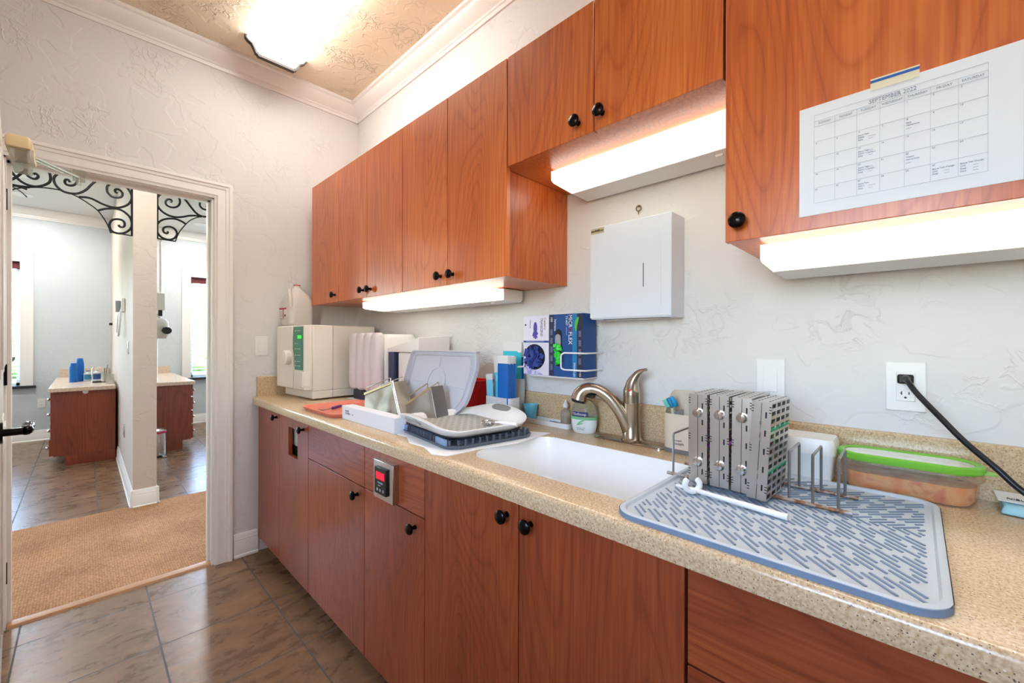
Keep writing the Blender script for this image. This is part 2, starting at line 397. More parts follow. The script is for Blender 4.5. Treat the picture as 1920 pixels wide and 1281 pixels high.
# baseboards
BP = [(0,0),(.019,0),(.019,.012),(.0135,.018),(.0135,.092),(.011,.098),(.0125,.102),(.009,.108),(.0095,.122),(.004,.134),(0,.134)]
def bboard(name, p0, p1, nrm):
    b = MB(); b.loft([[(p[0]+nrm[0]*u, p[1]+nrm[1]*u, v) for u, v in BP] for p in (p0, p1)]); return struct(name, b, M['trim'])
bboard('baseboard_left', (0,-.736), (0,-.614), (1,0)); bboard('baseboard_left', (0,-2.2), (0,-1.67), (1,0))
bboard('baseboard_far', (-5,-5), (-5,-1.545), (1,0)); bboard('baseboard_far', (-5,-.46), (-5,3), (1,0))
bboard('baseboard_partition', (-3.24,-1.08), (-1.346,-1.08), (0,-1)); bboard('baseboard_partition', (-3.3,-.945), (-1.346,-.945), (0,1))
bboard('baseboard_partition', (-1.365,-1.0935), (-1.365,-.9315), (1,0))

# doorway casing and jamb
CP = [(0,0),(.0,.011),(.012,.013),(.016,.017),(.05,.017),(.054,.021),(.066,.022),(.070,.027),(.084,.027),(.084,0)]
def casing(yo, sgn, x0, xs):
    # mitred frame: three lengths of one profile; u runs away from the opening
    rings = []
    for kind in range(4):
        r = []
        for u, v in CP:
            yl, yr, zt = DY0+.008-u, DY1-.008+u, DZ-.012+u
            r.append({0:(x0+xs*v, yr, 0), 1:(x0+xs*v, yr, zt), 2:(x0+xs*v, yl, zt), 3:(x0+xs*v, yl, 0)}[kind])
        rings.append(r)
    return MB().loft(rings)
d = thing('door_1', 'white doorway', 'doorway', (0,(DY0+DY1)/2,0)); del d['label']; del d['category']; d['kind'] = 'structure'
part('casing', casing(0,0,0,1), M['trim'], d, W=True); part('casing', casing(0,0,-.12,-1), M['trim'], d, W=True)
b = MB(); b.box(-.12, 0, DY1-.018, DY1, 0, DZ); b.box(-.12, 0, DY0, DY0+.018, 0, DZ); b.box(-.12, 0, DY0, DY1, DZ-.018, DZ)
b.box(-.075, -.04, DY1-.03, DY1-.018, 0, DZ-.018); b.box(-.075, -.04, DY0+.018, DY0+.03, 0, DZ-.018); b.box(-.075, -.04, DY0+.018, DY1-.018, DZ-.03, DZ-.018)
part('jamb', b, M['trim'], d, W=True)
# the door leaf, standing open against us
ang = math.atan2(.055, .757)
leaf = thing('panel_door', 'white panelled door standing wide open at the left edge of the doorway', 'door', (.012,-1.572,0), ang)
b = MB(); b.box(0, .75, -.04, 0, .01, 2.03)
for z0, z1 in ((.24,.95),(1.12,1.88)):
    for x0, x1 in ((.10,.335),(.415,.65)):
        b.box(x0, x1, 0, .004, z0, z1); b.box(x0+.03, x1-.03, .004, .009, z0+.03, z1-.03)
part('slab', b, M['trim'], leaf, bevel=.003)
hd = MB(); hd.cyl((.69,0,.95),(.69,.008,.95),.034,n=28); hd.cyl((.69,.008,.95),(.69,.05,.95),.012)
hd.tube(cat([(.69,.05,.95),(.672,.06,.95),(.64,.063,.949),(.60,.062,.951),(.565,.064,.95)],4), [.012+.0045*math.sin(i*.55) for i in range(17)], 14)
part('lever_handle', hd, M['bronze'], leaf, label='dark bronze lever handle')
for z in (.25, 1.1, 1.85):
    part('hinge', MB().cyl((0,.004,z-.045),(0,.004,z+.045),.007), M['bronze'], leaf)
# closer on the door and its arm to the frame
cl = thing('door_closer', 'cream door closer with metal arm on top of the open door', 'door closer', (.445,-1.49,1.92))
cb = MB(); cb.loft([rrect(.445,-1.4925,.23,.058,.012,1.922),rrect(.445,-1.4925,.23,.062,.012,1.926),rrect(.445,-1.4925,.23,.062,.012,1.955),rrect(.445,-1.4925,.22,.052,.012,1.964)])
part('closer_body', cb, pm('closer_cream', (226,206,160), .35), cl, W=True)
cb = MB(); cb.box(.36,.545,-1.515,-1.47,1.880,1.922); cb.cyl((.545,-1.466,1.875),(.545,-1.466,1.922),.008)
part('bracket', cb, M['clear'], cl, W=True)
cb = MB(); cb.tube([(.40,-1.468,1.945),(.03,-1.35,2.0)], .0055, 8); cb.tube([(.40,-1.47,1.935),(.05,-1.40,2.0)], .005, 8)
part('arm', cb, pm('arm_grey_metal', (176,176,178), .45, metal=.6), cl, W=True)
cb = MB(); cb.box(-.03,.045,-1.37,-1.33,1.995,2.03); cb.cyl((.03,-1.35,1.965),(.03,-1.35,2.0),.009)
part('frame_plate', cb, M['clear'], cl, W=True)

# windows across the hall
SL = pm('blind_slat', (236,238,240), .5)
for k, (y0, y1) in enumerate((WL, WR)):
    w = thing('window_%d' % (k+1), 'x', 'x', (-5.0,(y0+y1)/2,WZ0)); del w['label']; del w['category']; w['kind'] = 'structure'
    c = MB()
    ring = lambda a, x: [(x, y0-a, WZ0), (x, y0-a, WZ1+a), (x, y1+a, WZ1+a), (x, y1+a, WZ0)]
    for (ya, yb, za, zb) in ((y0-.11,y0,WZ0,WZ1+.11),(y1,y1+.11,WZ0,WZ1+.11),(y0,y1,WZ1,WZ1+.11)): c.box(-5.0,-4.978,ya,yb,za,zb)
    part('window_casing', c, M['trim'], w, W=True, bevel=.004)
    c = MB(); c.box(-5.06,-4.95,y0-.13,y1+.13,WZ0-.03,WZ0); part('window_sill', c, pm('dark_sill', (34,36,40), .3), w, W=True, bevel=.004)
    c = MB()
    for (ya, yb, za, zb) in ((y0,y0+.035,WZ0,WZ1),(y1-.035,y1,WZ0,WZ1),(y0,y1,WZ0,WZ0+.035),(y0,y1,WZ1-.035,WZ1)): c.box(-5.13,-5.09,ya,yb,za,zb)
    part('window_frame', c, M['trim'], w, W=True)
    part('glass_pane', MB().box(-5.112,-5.108,y0+.03,y1-.03,WZ0+.03,WZ1-.03), M['glass'], w, W=True)
    bl = thing('window_blind', ['white slatted blind with a dark red headrail in the window left of the partition wall','white slatted blind with a dark red headrail in the window behind the hanging cords'][k], 'window blind', (-5.05,(y0+y1)/2,WZ1-.04), 0, None)
    part('headrail', MB().box(-5.075,-5.02,y0+.005,y1-.005,WZ1-.085,WZ1-.005), pm('headrail_red', (104,38,44), .5), bl, W=True, bevel=.003)
    c = MB(); z = WZ1-.11; st = 0
    while z > WZ0+.05:
        st = len(c.v); c.box(-.022,.022,y0+.012,y1-.012,-.0008,.0008); c.xf(Matrix.Translation((-5.05,0,z)) @ Matrix.Rotation(math.radians(8),4,'Y'), st); z -= .044
    part('slats', c, SL, bl, W=True)
    c = MB()
    for yy in (y0+.2, y1-.2): c.tube([(-5.026,yy,WZ1-.09),(-5.026,yy,WZ0+.04)], .0015, 5)
    part('ladder_cord', c, M['white'], bl, W=True)
    wd = MB(); wd.tube([(-5.018,y1-.075,WZ1-.09),(-5.018,y1-.075,1.45)], .005, 6); part('tilt_wand', wd, pm('wand_grey',(90,96,104),.4), bl, W=True)

# wrought-iron scroll grilles under the header
SC = {'s1': [(-1.163,2.324),(-1.174,2.33),(-1.176,2.343),(-1.165,2.353),(-1.147,2.346),(-1.136,2.325),(-1.144,2.301),(-1.168,2.29),(-1.194,2.292),(-1.215,2.316),(-1.219,2.34),(-1.215,2.363),(-1.194,2.386),(-1.163,2.401),(-1.131,2.393),(-1.103,2.363),(-1.087,2.323),(-1.092,2.281),(-1.114,2.246),(-1.152,2.221),(-1.189,2.214),(-1.22,2.219),(-1.254,2.231),(-1.292,2.249),(-1.323,2.253),(-1.359,2.247)] ,'s2': [(-1.157,2.093),(-1.153,2.083),(-1.141,2.08),(-1.128,2.088),(-1.125,2.111),(-1.136,2.13),(-1.162,2.134),(-1.189,2.123),(-1.204,2.098),(-1.205,2.069),(-1.194,2.042),(-1.168,2.031),(-1.136,2.035),(-1.109,2.055),(-1.09,2.084),(-1.086,2.119),(-1.095,2.158),(-1.114,2.183),(-1.141,2.203),(-1.173,2.208),(-1.204,2.202),(-1.235,2.191),(-1.264,2.173)] ,'s3': [(-1.401,2.338),(-1.41,2.353),(-1.422,2.348),(-1.425,2.332),(-1.419,2.318),(-1.398,2.315),(-1.378,2.328),(-1.366,2.357),(-1.372,2.386),(-1.395,2.4),(-1.425,2.402),(-1.454,2.383),(-1.474,2.352),(-1.474,2.318),(-1.459,2.288),(-1.431,2.266),(-1.395,2.262),(-1.359,2.273),(-1.323,2.307),(-1.298,2.349),(-1.273,2.382),(-1.242,2.405)] ,'s4': [(-1.568,2.344),(-1.557,2.353),(-1.546,2.34),(-1.552,2.322),(-1.568,2.315),(-1.59,2.327),(-1.6,2.349),(-1.6,2.369),(-1.582,2.389),(-1.549,2.401),(-1.522,2.397),(-1.499,2.379),(-1.491,2.347),(-1.496,2.312),(-1.522,2.284),(-1.555,2.267),(-1.587,2.267),(-1.619,2.282),(-1.645,2.312),(-1.666,2.342),(-1.686,2.364)] ,'s5': [(-1.686,2.238),(-1.656,2.248),(-1.624,2.251),(-1.582,2.254)] ,'archL': [(-1.686,2.186),(-1.661,2.215),(-1.63,2.236),(-1.576,2.256),(-1.522,2.268),(-1.465,2.272),(-1.413,2.265),(-1.365,2.246),(-1.317,2.216),(-1.267,2.175),(-1.235,2.124),(-1.213,2.075),(-1.199,2.025)] ,'r1': [(-0.861,2.329),(-0.855,2.342),(-0.865,2.351),(-0.883,2.345),(-0.892,2.321),(-0.883,2.3),(-0.855,2.291),(-0.825,2.302),(-0.806,2.33),(-0.807,2.369),(-0.831,2.399),(-0.868,2.403),(-0.91,2.387),(-0.939,2.352),(-0.945,2.312),(-0.936,2.276),(-0.91,2.244),(-0.873,2.224),(-0.831,2.22),(-0.787,2.231),(-0.749,2.248),(-0.704,2.259),(-0.665,2.258)] ,'r2': [(-0.882,2.098),(-0.878,2.089),(-0.888,2.081),(-0.903,2.09),(-0.906,2.113),(-0.891,2.131),(-0.861,2.137),(-0.837,2.126),(-0.823,2.097),(-0.828,2.069),(-0.849,2.044),(-0.879,2.034),(-0.915,2.045),(-0.939,2.076),(-0.946,2.113),(-0.936,2.153),(-0.909,2.182),(-0.873,2.199),(-0.831,2.205),(-0.793,2.194),(-0.768,2.178)] ,'r3': [(-0.638,2.35),(-0.625,2.349),(-0.621,2.337),(-0.635,2.323),(-0.658,2.326),(-0.675,2.345),(-0.675,2.374),(-0.658,2.396),(-0.631,2.409),(-0.598,2.4),(-0.574,2.369),(-0.57,2.328),(-0.584,2.296),(-0.618,2.272),(-0.658,2.263),(-0.698,2.279),(-0.73,2.316),(-0.762,2.361),(-0.787,2.39),(-0.806,2.403)] ,'archR': [(-0.831,2.029),(-0.824,2.058),(-0.806,2.109),(-0.774,2.166),(-0.743,2.209),(-0.704,2.241),(-0.665,2.259),(-0.618,2.269),(-0.563,2.273)] ,}
def scroll(k, mirror=None): return [((2*mirror-y) if mirror is not None else y, z) for y, z in SC[k]]
def grille(label, keys, arch, bars, mir, loc):
    g = thing('iron_grille', label, 'iron grille', loc, 0, 'iron scroll grilles under the hall header')
    for mm in (None, mir):
        for k in keys:
            part('scroll', MB().tube(cat([(-1.385, y, z) for y, z in scroll(k, mm)], 4), .0075, 8), M['iron'], g, W=True)
        part('arch_bar', MB().tube(cat([(-1.385, y, z) for y, z in scroll(arch, mm)], 4), .004, 6), M['iron'], g, W=True)
    fb = MB()
    for p, q, r in bars: fb.tube([(-1.385,)+p, (-1.385,)+q], r, 8)
    part('frame_bar', fb, M['iron'], g, W=True)
grille('black wrought iron arch grille hanging left of the partition wall end', ['s1','s2','s3','s4','s5'], 'archL',
   [((-1.083,2.412),(-2.2,2.412),.007),((-1.086,2.412),(-1.086,2.025),.006),((-1.086,2.027),(-1.199,2.033),.005)], -1.64, (-1.385,-1.64,2.41))
grille('black wrought iron arch grille hanging right of the partition wall end', ['r1','r2','r3'], 'archR',
   [((-.943,2.412),(-.15,2.412),.007),((-.94,2.412),(-.94,2.03),.006),((-.94,2.032),(-.831,2.029),.005)], -.545, (-1.385,-.545,2.41))

# recessed lights of the far rooms
EML = pm('downlight_lens', (255,255,255), .5, emit=(255,250,240), es=14)
spots = [(-3.5,-1.80,'front disc left of the partition'),(-4.31,-1.83,'rear disc left of the partition'),(-3.54,-.22,'front disc right of the partition'),(-4.34,-.19,'rear disc right of the partition')]
nm = ['round recessed ceiling light in the left room, nearer the iron grille','round recessed ceiling light in the left room, nearer the window',
      'round recessed ceiling light in the right room, nearer the iron grille','round recessed ceiling light in the right room, nearer the window']
proto = None
for i, (x, y, _) in enumerate(spots):
    if proto is None:
        proto = thing('recessed_light', nm[0], 'ceiling light', (x,y,CEIL), 0, 'recessed lights in the far rooms')
        part('trim_ring', MB().lathe([(.075,-.001),(.098,-.001),(.098,-.006),(.09,-.009),(.078,-.006)], n=32), M['white'], proto)
        part('lens', MB().lathe([(0,-.002),(.077,-.002),(.077,-.005),(0,-.005)], n=32), EML, proto); t = proto
    else: t = copytree(proto); t.location = (x,y,CEIL); t['label'] = nm[i]

def lamp(x, y, z, pw, size=.14, col=(1,.96,.9)):
    l = bpy.data.lights.new('downlight_lamp', 'AREA'); l.shape = 'DISK'; l.size = size; l.energy = pw; l.color = col
    o = bpy.data.objects.new('downlight_lamp', l); C.objects.link(o); o.location = (x,y,z); return o
for x, y, _ in spots: lamp(x, y, CEIL-.012, DOWN)
fill_spots = [('added unseen fill light in the hall ceiling just beyond the doorway', -.72, -1.2), ('added unseen fill light in the hall ceiling toward its far left end', -.72, -3.2),
      ('added unseen fill light in the hall ceiling toward its right end', -.72, .9), ('added unseen fill light in the far left corner of the left room', -3.5, -3.8), ('added unseen fill light in the far corner of the right room', -3.5, 1.8)]  # these hall and corner lights are added out of view to brighten the rooms
for lb, x, y in fill_spots:
    t = copytree(proto); t.location = (x,y,CEIL); t['label'] = lb; lamp(x, y, CEIL-.012, DOWN)

# ---------------------------------------------------------------- ceiling fluorescent fixture
def fixture(x0, x1, label):
    t = thing('ceiling_fixture', label, 'ceiling light', ((x0+x1)/2,-.59,CEIL), 0, None)
    half = [(0,.088),(.090,.088),(.096,.08),(.103,.077),(.110,.060),(.122,.036),(.140,.026),(.152,.014),(.152,0)]
    prof = [(-u, -v) for u, v in half[::-1]] + [(u, -v) for u, v in half[1:]]
    part('diffuser', MB().loft([[(x, -.59+u*.94, CEIL+v*.84-.001) for u, v in prof] for x in (x0+.02, x1-.02)]), DIFF, t, W=True)
    for xa in (x0-.004, x1-.022):
        part('end_cap', MB().loft([[(x, -.59+u, CEIL+v-.0005) for u, v in prof] for x in (xa, xa+.026)]), pm('bronze_cap', (62,56,54), .35, metal=.5), t, W=True)
    for xs in (x0+.07,): part('thumb_screw', MB().lathe([(0,-.006),(.006,-.006),(.006,0),(0,0)], c=(xs,-.585,CEIL-.0745)), M['nickel'], t, W=True)
DIFF = pm('fluorescent_diffuser', (255,255,255), .4, emit=(255,251,244), es=LAMP)
fixture(.245, 1.50, 'white fluorescent ceiling fixture with bronze end caps above the cabinets')
fixture(2.35, 3.60, 'added unseen fill light shaped like the white ceiling fixture, behind the viewer')  # second fixture is added out of view to light the room more evenly

# ---------------------------------------------------------------- switches and outlets
def plate(name, label, catg, loc, axis, w=.07, h=.115, kind='switch', mat=None, group=None):
    rz = {'y-': 0, 'x+': PI/2, 'y-p': 0}[axis]
    t = thing(name, label, catg, loc, rz, group); mat = mat or M['white']
    part('wall_plate', MB().box(-w/2,w/2,-.006,0,-h/2,h/2), mat, t, bevel=.003)
    if kind == 'switch':
        q = MB(); q.hexa([(-.017,-.009,-.034),(.017,-.009,-.034),(.017,-.004,-.034),(-.017,-.004,-.034),(-.017,-.0065,.034),(.017,-.0065,.034),(.017,-.004,.034),(-.017,-.004,.034)])
        part('rocker', q, mat, t, bevel=.001)
    else:
        part('receptacle', MB().box(-.0165,.0165,-.0085,-.004,-.0335,.0335), mat, t, bevel=.0015)
        q = MB()
        for zz in ((.018,-.018) if kind == 'outlet' else (-.018,)):
            q.box(-.0075,-.0055,-.0092,-.008,zz-.001,zz+.007); q.box(.005,.007,-.0092,-.008,zz,zz+.006); q.cyl((0,-.0092,zz-.007),(0,-.008,zz-.007),.0024,n=10)
            q.box(-.0095,-.0055,-.0092,-.008,zz+.002,zz+.0035)
        part('slot', q, M['black'], t)
        if kind == 'gfci':
            q = MB(); q.box(-.006,.006,-.0095,-.008,-.0015,.0015); q.box(-.006,.006,-.0095,-.008,.003,.006); part('test_button', q, mat, t)
    for zz in (h/2-.012, -h/2+.012): part('screw', MB().cyl((0,-.0068,zz),(0,-.005,zz),.0028,n=12), mat, t)
    return t
plate('light_switch', 'white rocker switch on the wall behind the steel cassettes', 'light switch', (2.5115,0,1.144), 'y-', kind='switch')
plate('light_switch', 'white rocker switch on the door wall left of the cream sterilizer', 'light switch', (0,-.595,1.217), 'x+', kind='switch')
plate('power_outlet', 'white wall outlet with the black cord plugged into it', 'outlet', (2.784,0,1.145), 'y-', kind='gfci')
plate('power_outlet', 'white wall outlet low on the far wall left of the dental cabinet', 'outlet', (-5,-1.701,.463), 'x+', kind='outlet')
plate('switch_plate', 'small metal plate on the partition wall above the counter end', 'wall plate', (-1.81,-1.08,1.19), 'y-', kind='switch', w=.07, h=.11, mat=M['chrome'])
plate('switch_plate', 'small metal plate low on the partition wall near its baseboard', 'wall plate', (-2.25,-1.08,.44), 'y-', kind='outlet', w=.07, h=.11, mat=M['chrome'])

# ================================================================ CABINETS
YF, YB = -.6115, -.5925
def knob(x, z, y, parent):
    k = MB(); k.lathe([(0,0),(.0075,0),(.0065,-.004),(.005,-.012),(.0065,-.017),(.015,-.019),(.0172,-.023),(.0165,-.027),(.012,-.0305),(0,-.0325)], c=(x,y,z), ax='y', n=24)
    return part('knob', k, M['bronze'], parent, W=True)
def door(x0, x1, z0, z1, y0, y1, parent, mat, kx=None, kz=None, name='door'):
    d = part(name, MB().box(x0+.0018, x1-.0018, y0, y1, z0, z1), mat, parent, W=True, bevel=.0012)
    if kx is not None: knob(kx, kz, y0, d)
    return d
def carcass(x0, x1, y0, y1, z0, z1, parent, mat, toe=False, top=True, name='carcass', bm=None):
    c = MB(); t = .018
    c.box(x0, x0+t, y0, y1, z0, z1); c.box(x1-t, x1, y0, y1, z0, z1); c.box(x0+t, x1-t, y0, y1, z0, z0+t)
    c.box(x0+t, x1-t, y1-.008, y1, z0+t, z1)
    if top: c.box(x0+t, x1-t, y0, y1-.008, z1-t, z1)
    g = MB(); e = .0013
    g.box(x0, x0+t, y0-e, y0, z0, z1); g.box(x1-t, x1, y0-e, y0, z0, z1); g.box(x0+t, x1-t, y0-e, y0, z0, z0+t); g.box((x0+x1)/2-.012, (x0+x1)/2+.012, y0-e, y0, z0+t, z1-.001)
    part('joint_shade', g, M['dark'], parent, W=True)  # dark strips painted behind the door joints, standing in for shade in the gaps
    if toe: c.box(x0, x1, y0+.055, y0+.07, 0, z0)
    return part(name, c, mat, parent, W=True)
LZ0, LZ1 = .085, .868
def lower(label, x0, x1, **k):
    t = thing('base_cabinet', label, 'cabinet', ((x0+x1)/2,-.3,0), 0, 'cherry base cabinets under the worktop')
    carcass(x0+.001, x1-.001, YB+.002, -.003, LZ0, .872, t, M['cherryL'], toe=True, top=False); return t
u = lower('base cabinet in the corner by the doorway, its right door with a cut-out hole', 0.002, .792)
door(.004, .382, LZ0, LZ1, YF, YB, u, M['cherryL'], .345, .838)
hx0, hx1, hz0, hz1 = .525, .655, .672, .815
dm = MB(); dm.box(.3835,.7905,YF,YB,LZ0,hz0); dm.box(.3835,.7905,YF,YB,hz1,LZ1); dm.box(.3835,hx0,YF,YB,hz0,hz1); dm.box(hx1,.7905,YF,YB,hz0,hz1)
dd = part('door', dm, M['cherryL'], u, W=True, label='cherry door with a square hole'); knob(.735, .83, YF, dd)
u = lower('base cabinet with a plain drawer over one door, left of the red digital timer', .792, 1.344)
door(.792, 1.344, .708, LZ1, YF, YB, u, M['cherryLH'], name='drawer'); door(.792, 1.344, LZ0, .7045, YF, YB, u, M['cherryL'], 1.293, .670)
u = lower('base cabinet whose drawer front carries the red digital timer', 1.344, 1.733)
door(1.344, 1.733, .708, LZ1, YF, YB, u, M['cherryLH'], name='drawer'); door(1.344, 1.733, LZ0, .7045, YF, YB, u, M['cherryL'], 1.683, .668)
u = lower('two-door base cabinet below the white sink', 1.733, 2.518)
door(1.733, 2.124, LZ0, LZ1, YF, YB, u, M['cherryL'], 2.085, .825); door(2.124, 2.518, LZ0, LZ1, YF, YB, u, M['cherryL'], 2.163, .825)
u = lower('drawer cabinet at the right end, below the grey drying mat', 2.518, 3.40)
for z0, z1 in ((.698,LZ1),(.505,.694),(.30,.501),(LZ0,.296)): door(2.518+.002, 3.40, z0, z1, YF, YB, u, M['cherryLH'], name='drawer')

# bin behind the hole
t = thing('waste_bin', 'white bin with dark liner seen through the square hole in the cabinet door', 'bin', (.60,-.42,LZ0+.018))
part('bin_body', MB().loft([rrect(.57,-.47,.24,.20,.03,LZ0+.019), rrect(.57,-.47,.30,.22,.03,.84), rrect(.57,-.47,.285,.205,.03,.84), rrect(.57,-.47,.22,.18,.03,.12)]), M['white'], t, W=True)
part('liner', MB().loft([rrect(.57,-.47,.303,.222,.03,.60), rrect(.57,-.47,.306,.226,.03,.712)]), M['black'], t, W=True)

# timer on the drawer
t = thing('digital_timer', 'steel-framed digital timer with red display on the drawer front', 'timer', (1.515,YF,.775))
part('plate', MB().box(1.455,1.585,YF-.022,YF,.712,.842), M['steel'], t, W=True, bevel=.002)
part('housing', MB().box(1.476,1.553,YF-.030,YF-.022,.733,.822), M['black'], t, W=True, bevel=.002)
RED = pm('red_led', (255,40,60), .4, emit=(255,20,50), es=2.0)
part('display', MB().box(1.487,1.544,YF-.0308,YF-.030,.783,.808), pm('display_red', (120,10,26), .3, emit=(255,20,50), es=.5), t, W=True)
part('digits', text_mb('1000', .019, FY(1.516,YF-.0312,.7955), wid=.048), RED, t, W=True)
x = text_mb('TIMER', .006, FY(1.516,YF-.0306,.772), wid=.036); join(x, text_mb('RANGE', .0035, FY(1.51,YF-.0306,.763)))
x.cyl((1.497,YF-.0312,.748),(1.497,YF-.030,.748),.005,n=12); x.cyl((1.516,YF-.0312,.748),(1.516,YF-.030,.748),.005,n=12); x.cyl((1.536,YF-.0312,.748),(1.536,YF-.030,.748),.005,n=12)
part('keys', x, pm('key_grey', (170,176,184), .4), t, W=True)

# upper cabinets
UY, UB, UT = -.3627, -.3437, 2.181
def upper(label, x0, x1, z0):
    t = thing('wall_cabinet', label, 'cabinet', ((x0+x1)/2,-.17,z0), 0, 'cherry wall cabinets')
    carcass(x0+.0008, x1-.0008, UB+.0015, -.001, z0+.003, UT, t, M['cherry']); return t
u = upper('narrow one-door wall cabinet at the far left, above the white jug', .155, .535, 1.463); door(.153,.535,1.463,UT,UY,UB,u,M['cherry'],.495,1.502)
u = upper('two-door wall cabinet above the sterilizer', .535, 1.189, 1.463)
door(.535,.863,1.463,UT,UY,UB,u,M['cherry'],.828,1.500); door(.863,1.189,1.463,UT,UY,UB,u,M['cherry'],.903,1.500)
u = upper('two-door wall cabinet with a visible orange side panel above the glove boxes', 1.189, 1.812, 1.463)
door(1.189,1.513,1.463,UT,UY,UB,u,M['cherry'],1.472,1.500); door(1.513,1.834,1.463,UT,UY,UB,u,M['cherry'],1.549,1.500)
u = upper('short raised two-door wall cabinet above the towel dispenser', 1.815, 2.502, 1.823)
door(1.836,2.169,1.823,UT,UY,UB,u,M['cherry'],2.118,1.862); door(2.169,2.500,1.823,UT,UY,UB,u,M['cherry'],2.196,1.862)
u = upper('tall wall cabinet at the right with the calendar taped on its door', 2.504, 3.44, 1.463)
door(2.502,2.97,1.463,UT,UY,UB,u,M['cherry'],2.533,1.502); door(2.97,3.44,1.463,UT,UY,UB,u,M['cherry'],3.40,1.502)

# under-cabinet lights: housing box with a bright lens along its front and lower edge
UL = pm('undercabinet_lens', (255,255,255), .4, emit=(255,252,238), es=ULAMP)
def ulight(label, x0, x1, zt, y0=-.285, y1=-.125):
    zt2 = zt-.05
    t = thing('under_cabinet_light', label, 'cabinet light', ((x0+x1)/2,(y0+y1)/2,zt), 0, 'fluorescent strips under the wall cabinets')
    part('housing', MB().loft([[(x,y0+.118,zt-.0005),(x,y0+.118,zt-.049),(x,y1-.012,zt-.052),(x,y1,zt-.040),(x,y1,zt-.0005)] for x in (x0, x1)]), M['white'], t, W=True, bevel=.003)
    part('lens', MB().loft([[(x,y0,zt-.004),(x,y0,zt-.033),(x,y0+.012,zt-.040),(x,y0+.117,zt-.048),(x,y0+.117,zt-.004)] for x in (x0+.003, x1-.003)]), UL, t, W=True)
    part('rocker', MB().box(x1-.10,x1-.08,y0+.14,y0+.15,zt-.056,zt-.048), M['white'], t, W=True)
ulight('slim light under the cabinets above the folded steel pans', .61, 1.60, 1.464, -.262, -.03)
ulight('bright light under the short raised cabinets', 1.915, 2.495, 1.824, -.235, -.004)
ulight('long bright light under the cabinet with the calendar', 2.553, 3.35, 1.464, -.30, -.03)

# ---------------------------------------------------------------- worktop
CT = .918
wt = thing('countertop', 'speckled beige stone worktop with a backsplash running the whole wall', 'countertop', (2,-.3,CT))
prof = [(-.001,.876),(-.642,.876),(-.642,.907),(-.639,.914),(-.632,.918),(-.001,.918)]
b = MB(); XE = 3.42
SX0, SX1, SY0, SY1 = 1.850, 2.425, -.552, -.200
ax0, ax1 = 1.80, 2.475
b.loft([[(x, y, z) for y, z in prof] for x in (.001, ax0)]); b.loft([[(x, y, z) for y, z in prof] for x in (ax1, XE)])
fr = [(-.60,.876),(-.642,.876),(-.642,.907),(-.639,.914),(-.632,.918),(-.60,.918)]
b.loft([[(x, y, z) for y, z in fr] for x in (ax0, ax1)])
b.box(ax0, ax1, -.15, -.001, .876, .918)
inn = rrect((SX0+SX1)/2, (SY0+SY1)/2, SX1-SX0, SY1-SY0, .075, .918, n=8)
def toouter(p):
    cx, cy = (ax0+ax1)/2, (-.60-.15)/2; hx, hy = (ax1-ax0)/2, .225
    dx, dy = p[0]-cx, p[1]-cy; k = min(hx/abs(dx) if abs(dx) > 1e-9 else 1e9, hy/abs(dy) if abs(dy) > 1e-9 else 1e9)
    return (cx+dx*k, cy+dy*k)
# ring of quads between the cut-out and the slab; the slab's own corners are added to the outer loop
hxy = [toouter(p) for p in inn]
for cxy in ((ax0,-.60),(ax1,-.60),(ax0,-.15),(ax1,-.15)):
    j = min(range(len(hxy)), key=lambda i: (hxy[i][0]-cxy[0])**2+(hxy[i][1]-cxy[1])**2); hxy[j] = cxy
b.loft([[(p[0],p[1],.918) for p in hxy],[(p[0],p[1],.918) for p in inn],[(p[0],p[1],.876) for p in inn],[(p[0],p[1],.876) for p in hxy]], cap0=False, cap1=False)
part('slab', b, M['stone'], wt, W=True)
b = MB(); b.prism([(-.0005,.9183),(-.019,.9183),(-.019,1.031),(-.015,1.0355),(-.0005,1.0355)], 'x', .0195, XE)
part('backsplash', b, M['stone'], wt, W=True)
b = MB(); b.loft([[(.0008+u, y, z) for u, z in ((0,.9183),(.019,.9183),(.019,1.031),(.015,1.0355),(0,1.0355))] for y in (-.622,-.0008)])
part('side_splash', b, M['stone'], wt, W=True)
# caulk line under the uppers is left to the render; sink
sk = thing('sink', 'white undermounted sink set in the worktop', 'sink', ((SX0+SX1)/2,(SY0+SY1)/2,.75))
cx, cy, w, dpt = (SX0+SX1)/2, (SY0+SY1)/2, SX1-SX0-.002, SY1-SY0-.002
rg = [rrect(cx,cy,w,dpt,.074,.9165,8), rrect(cx,cy,w-.006,dpt-.006,.072,.905,8), rrect(cx,cy,w-.016,dpt-.016,.07,.79,8), rrect(cx,cy,w-.03,dpt-.03,.065,.765,8), rrect(cx,cy,w-.07,dpt-.07,.05,.752,8), rrect(cx,cy,.06,.06,.029,.749,8),
      rrect(cx,cy,.06,.06,.029,.741,8), rrect(cx,cy,w-.06,dpt-.06,.055,.743,8), rrect(cx,cy,w-.012,dpt-.012,.07,.765,8), rrect(cx,cy,w-.001,dpt-.001,.074,.875,8)]
part('bowl', MB().loft(rg+[rg[0]], cap0=False, cap1=False), M['sink'], sk, W=True, ang=60)
part('drain', MB().lathe([(0,.742),(.035,.742),(.042,.7515),(.038,.7535),(.03,.747),(0,.747)], c=(cx,cy,0)), M['steel'], sk, W=True)

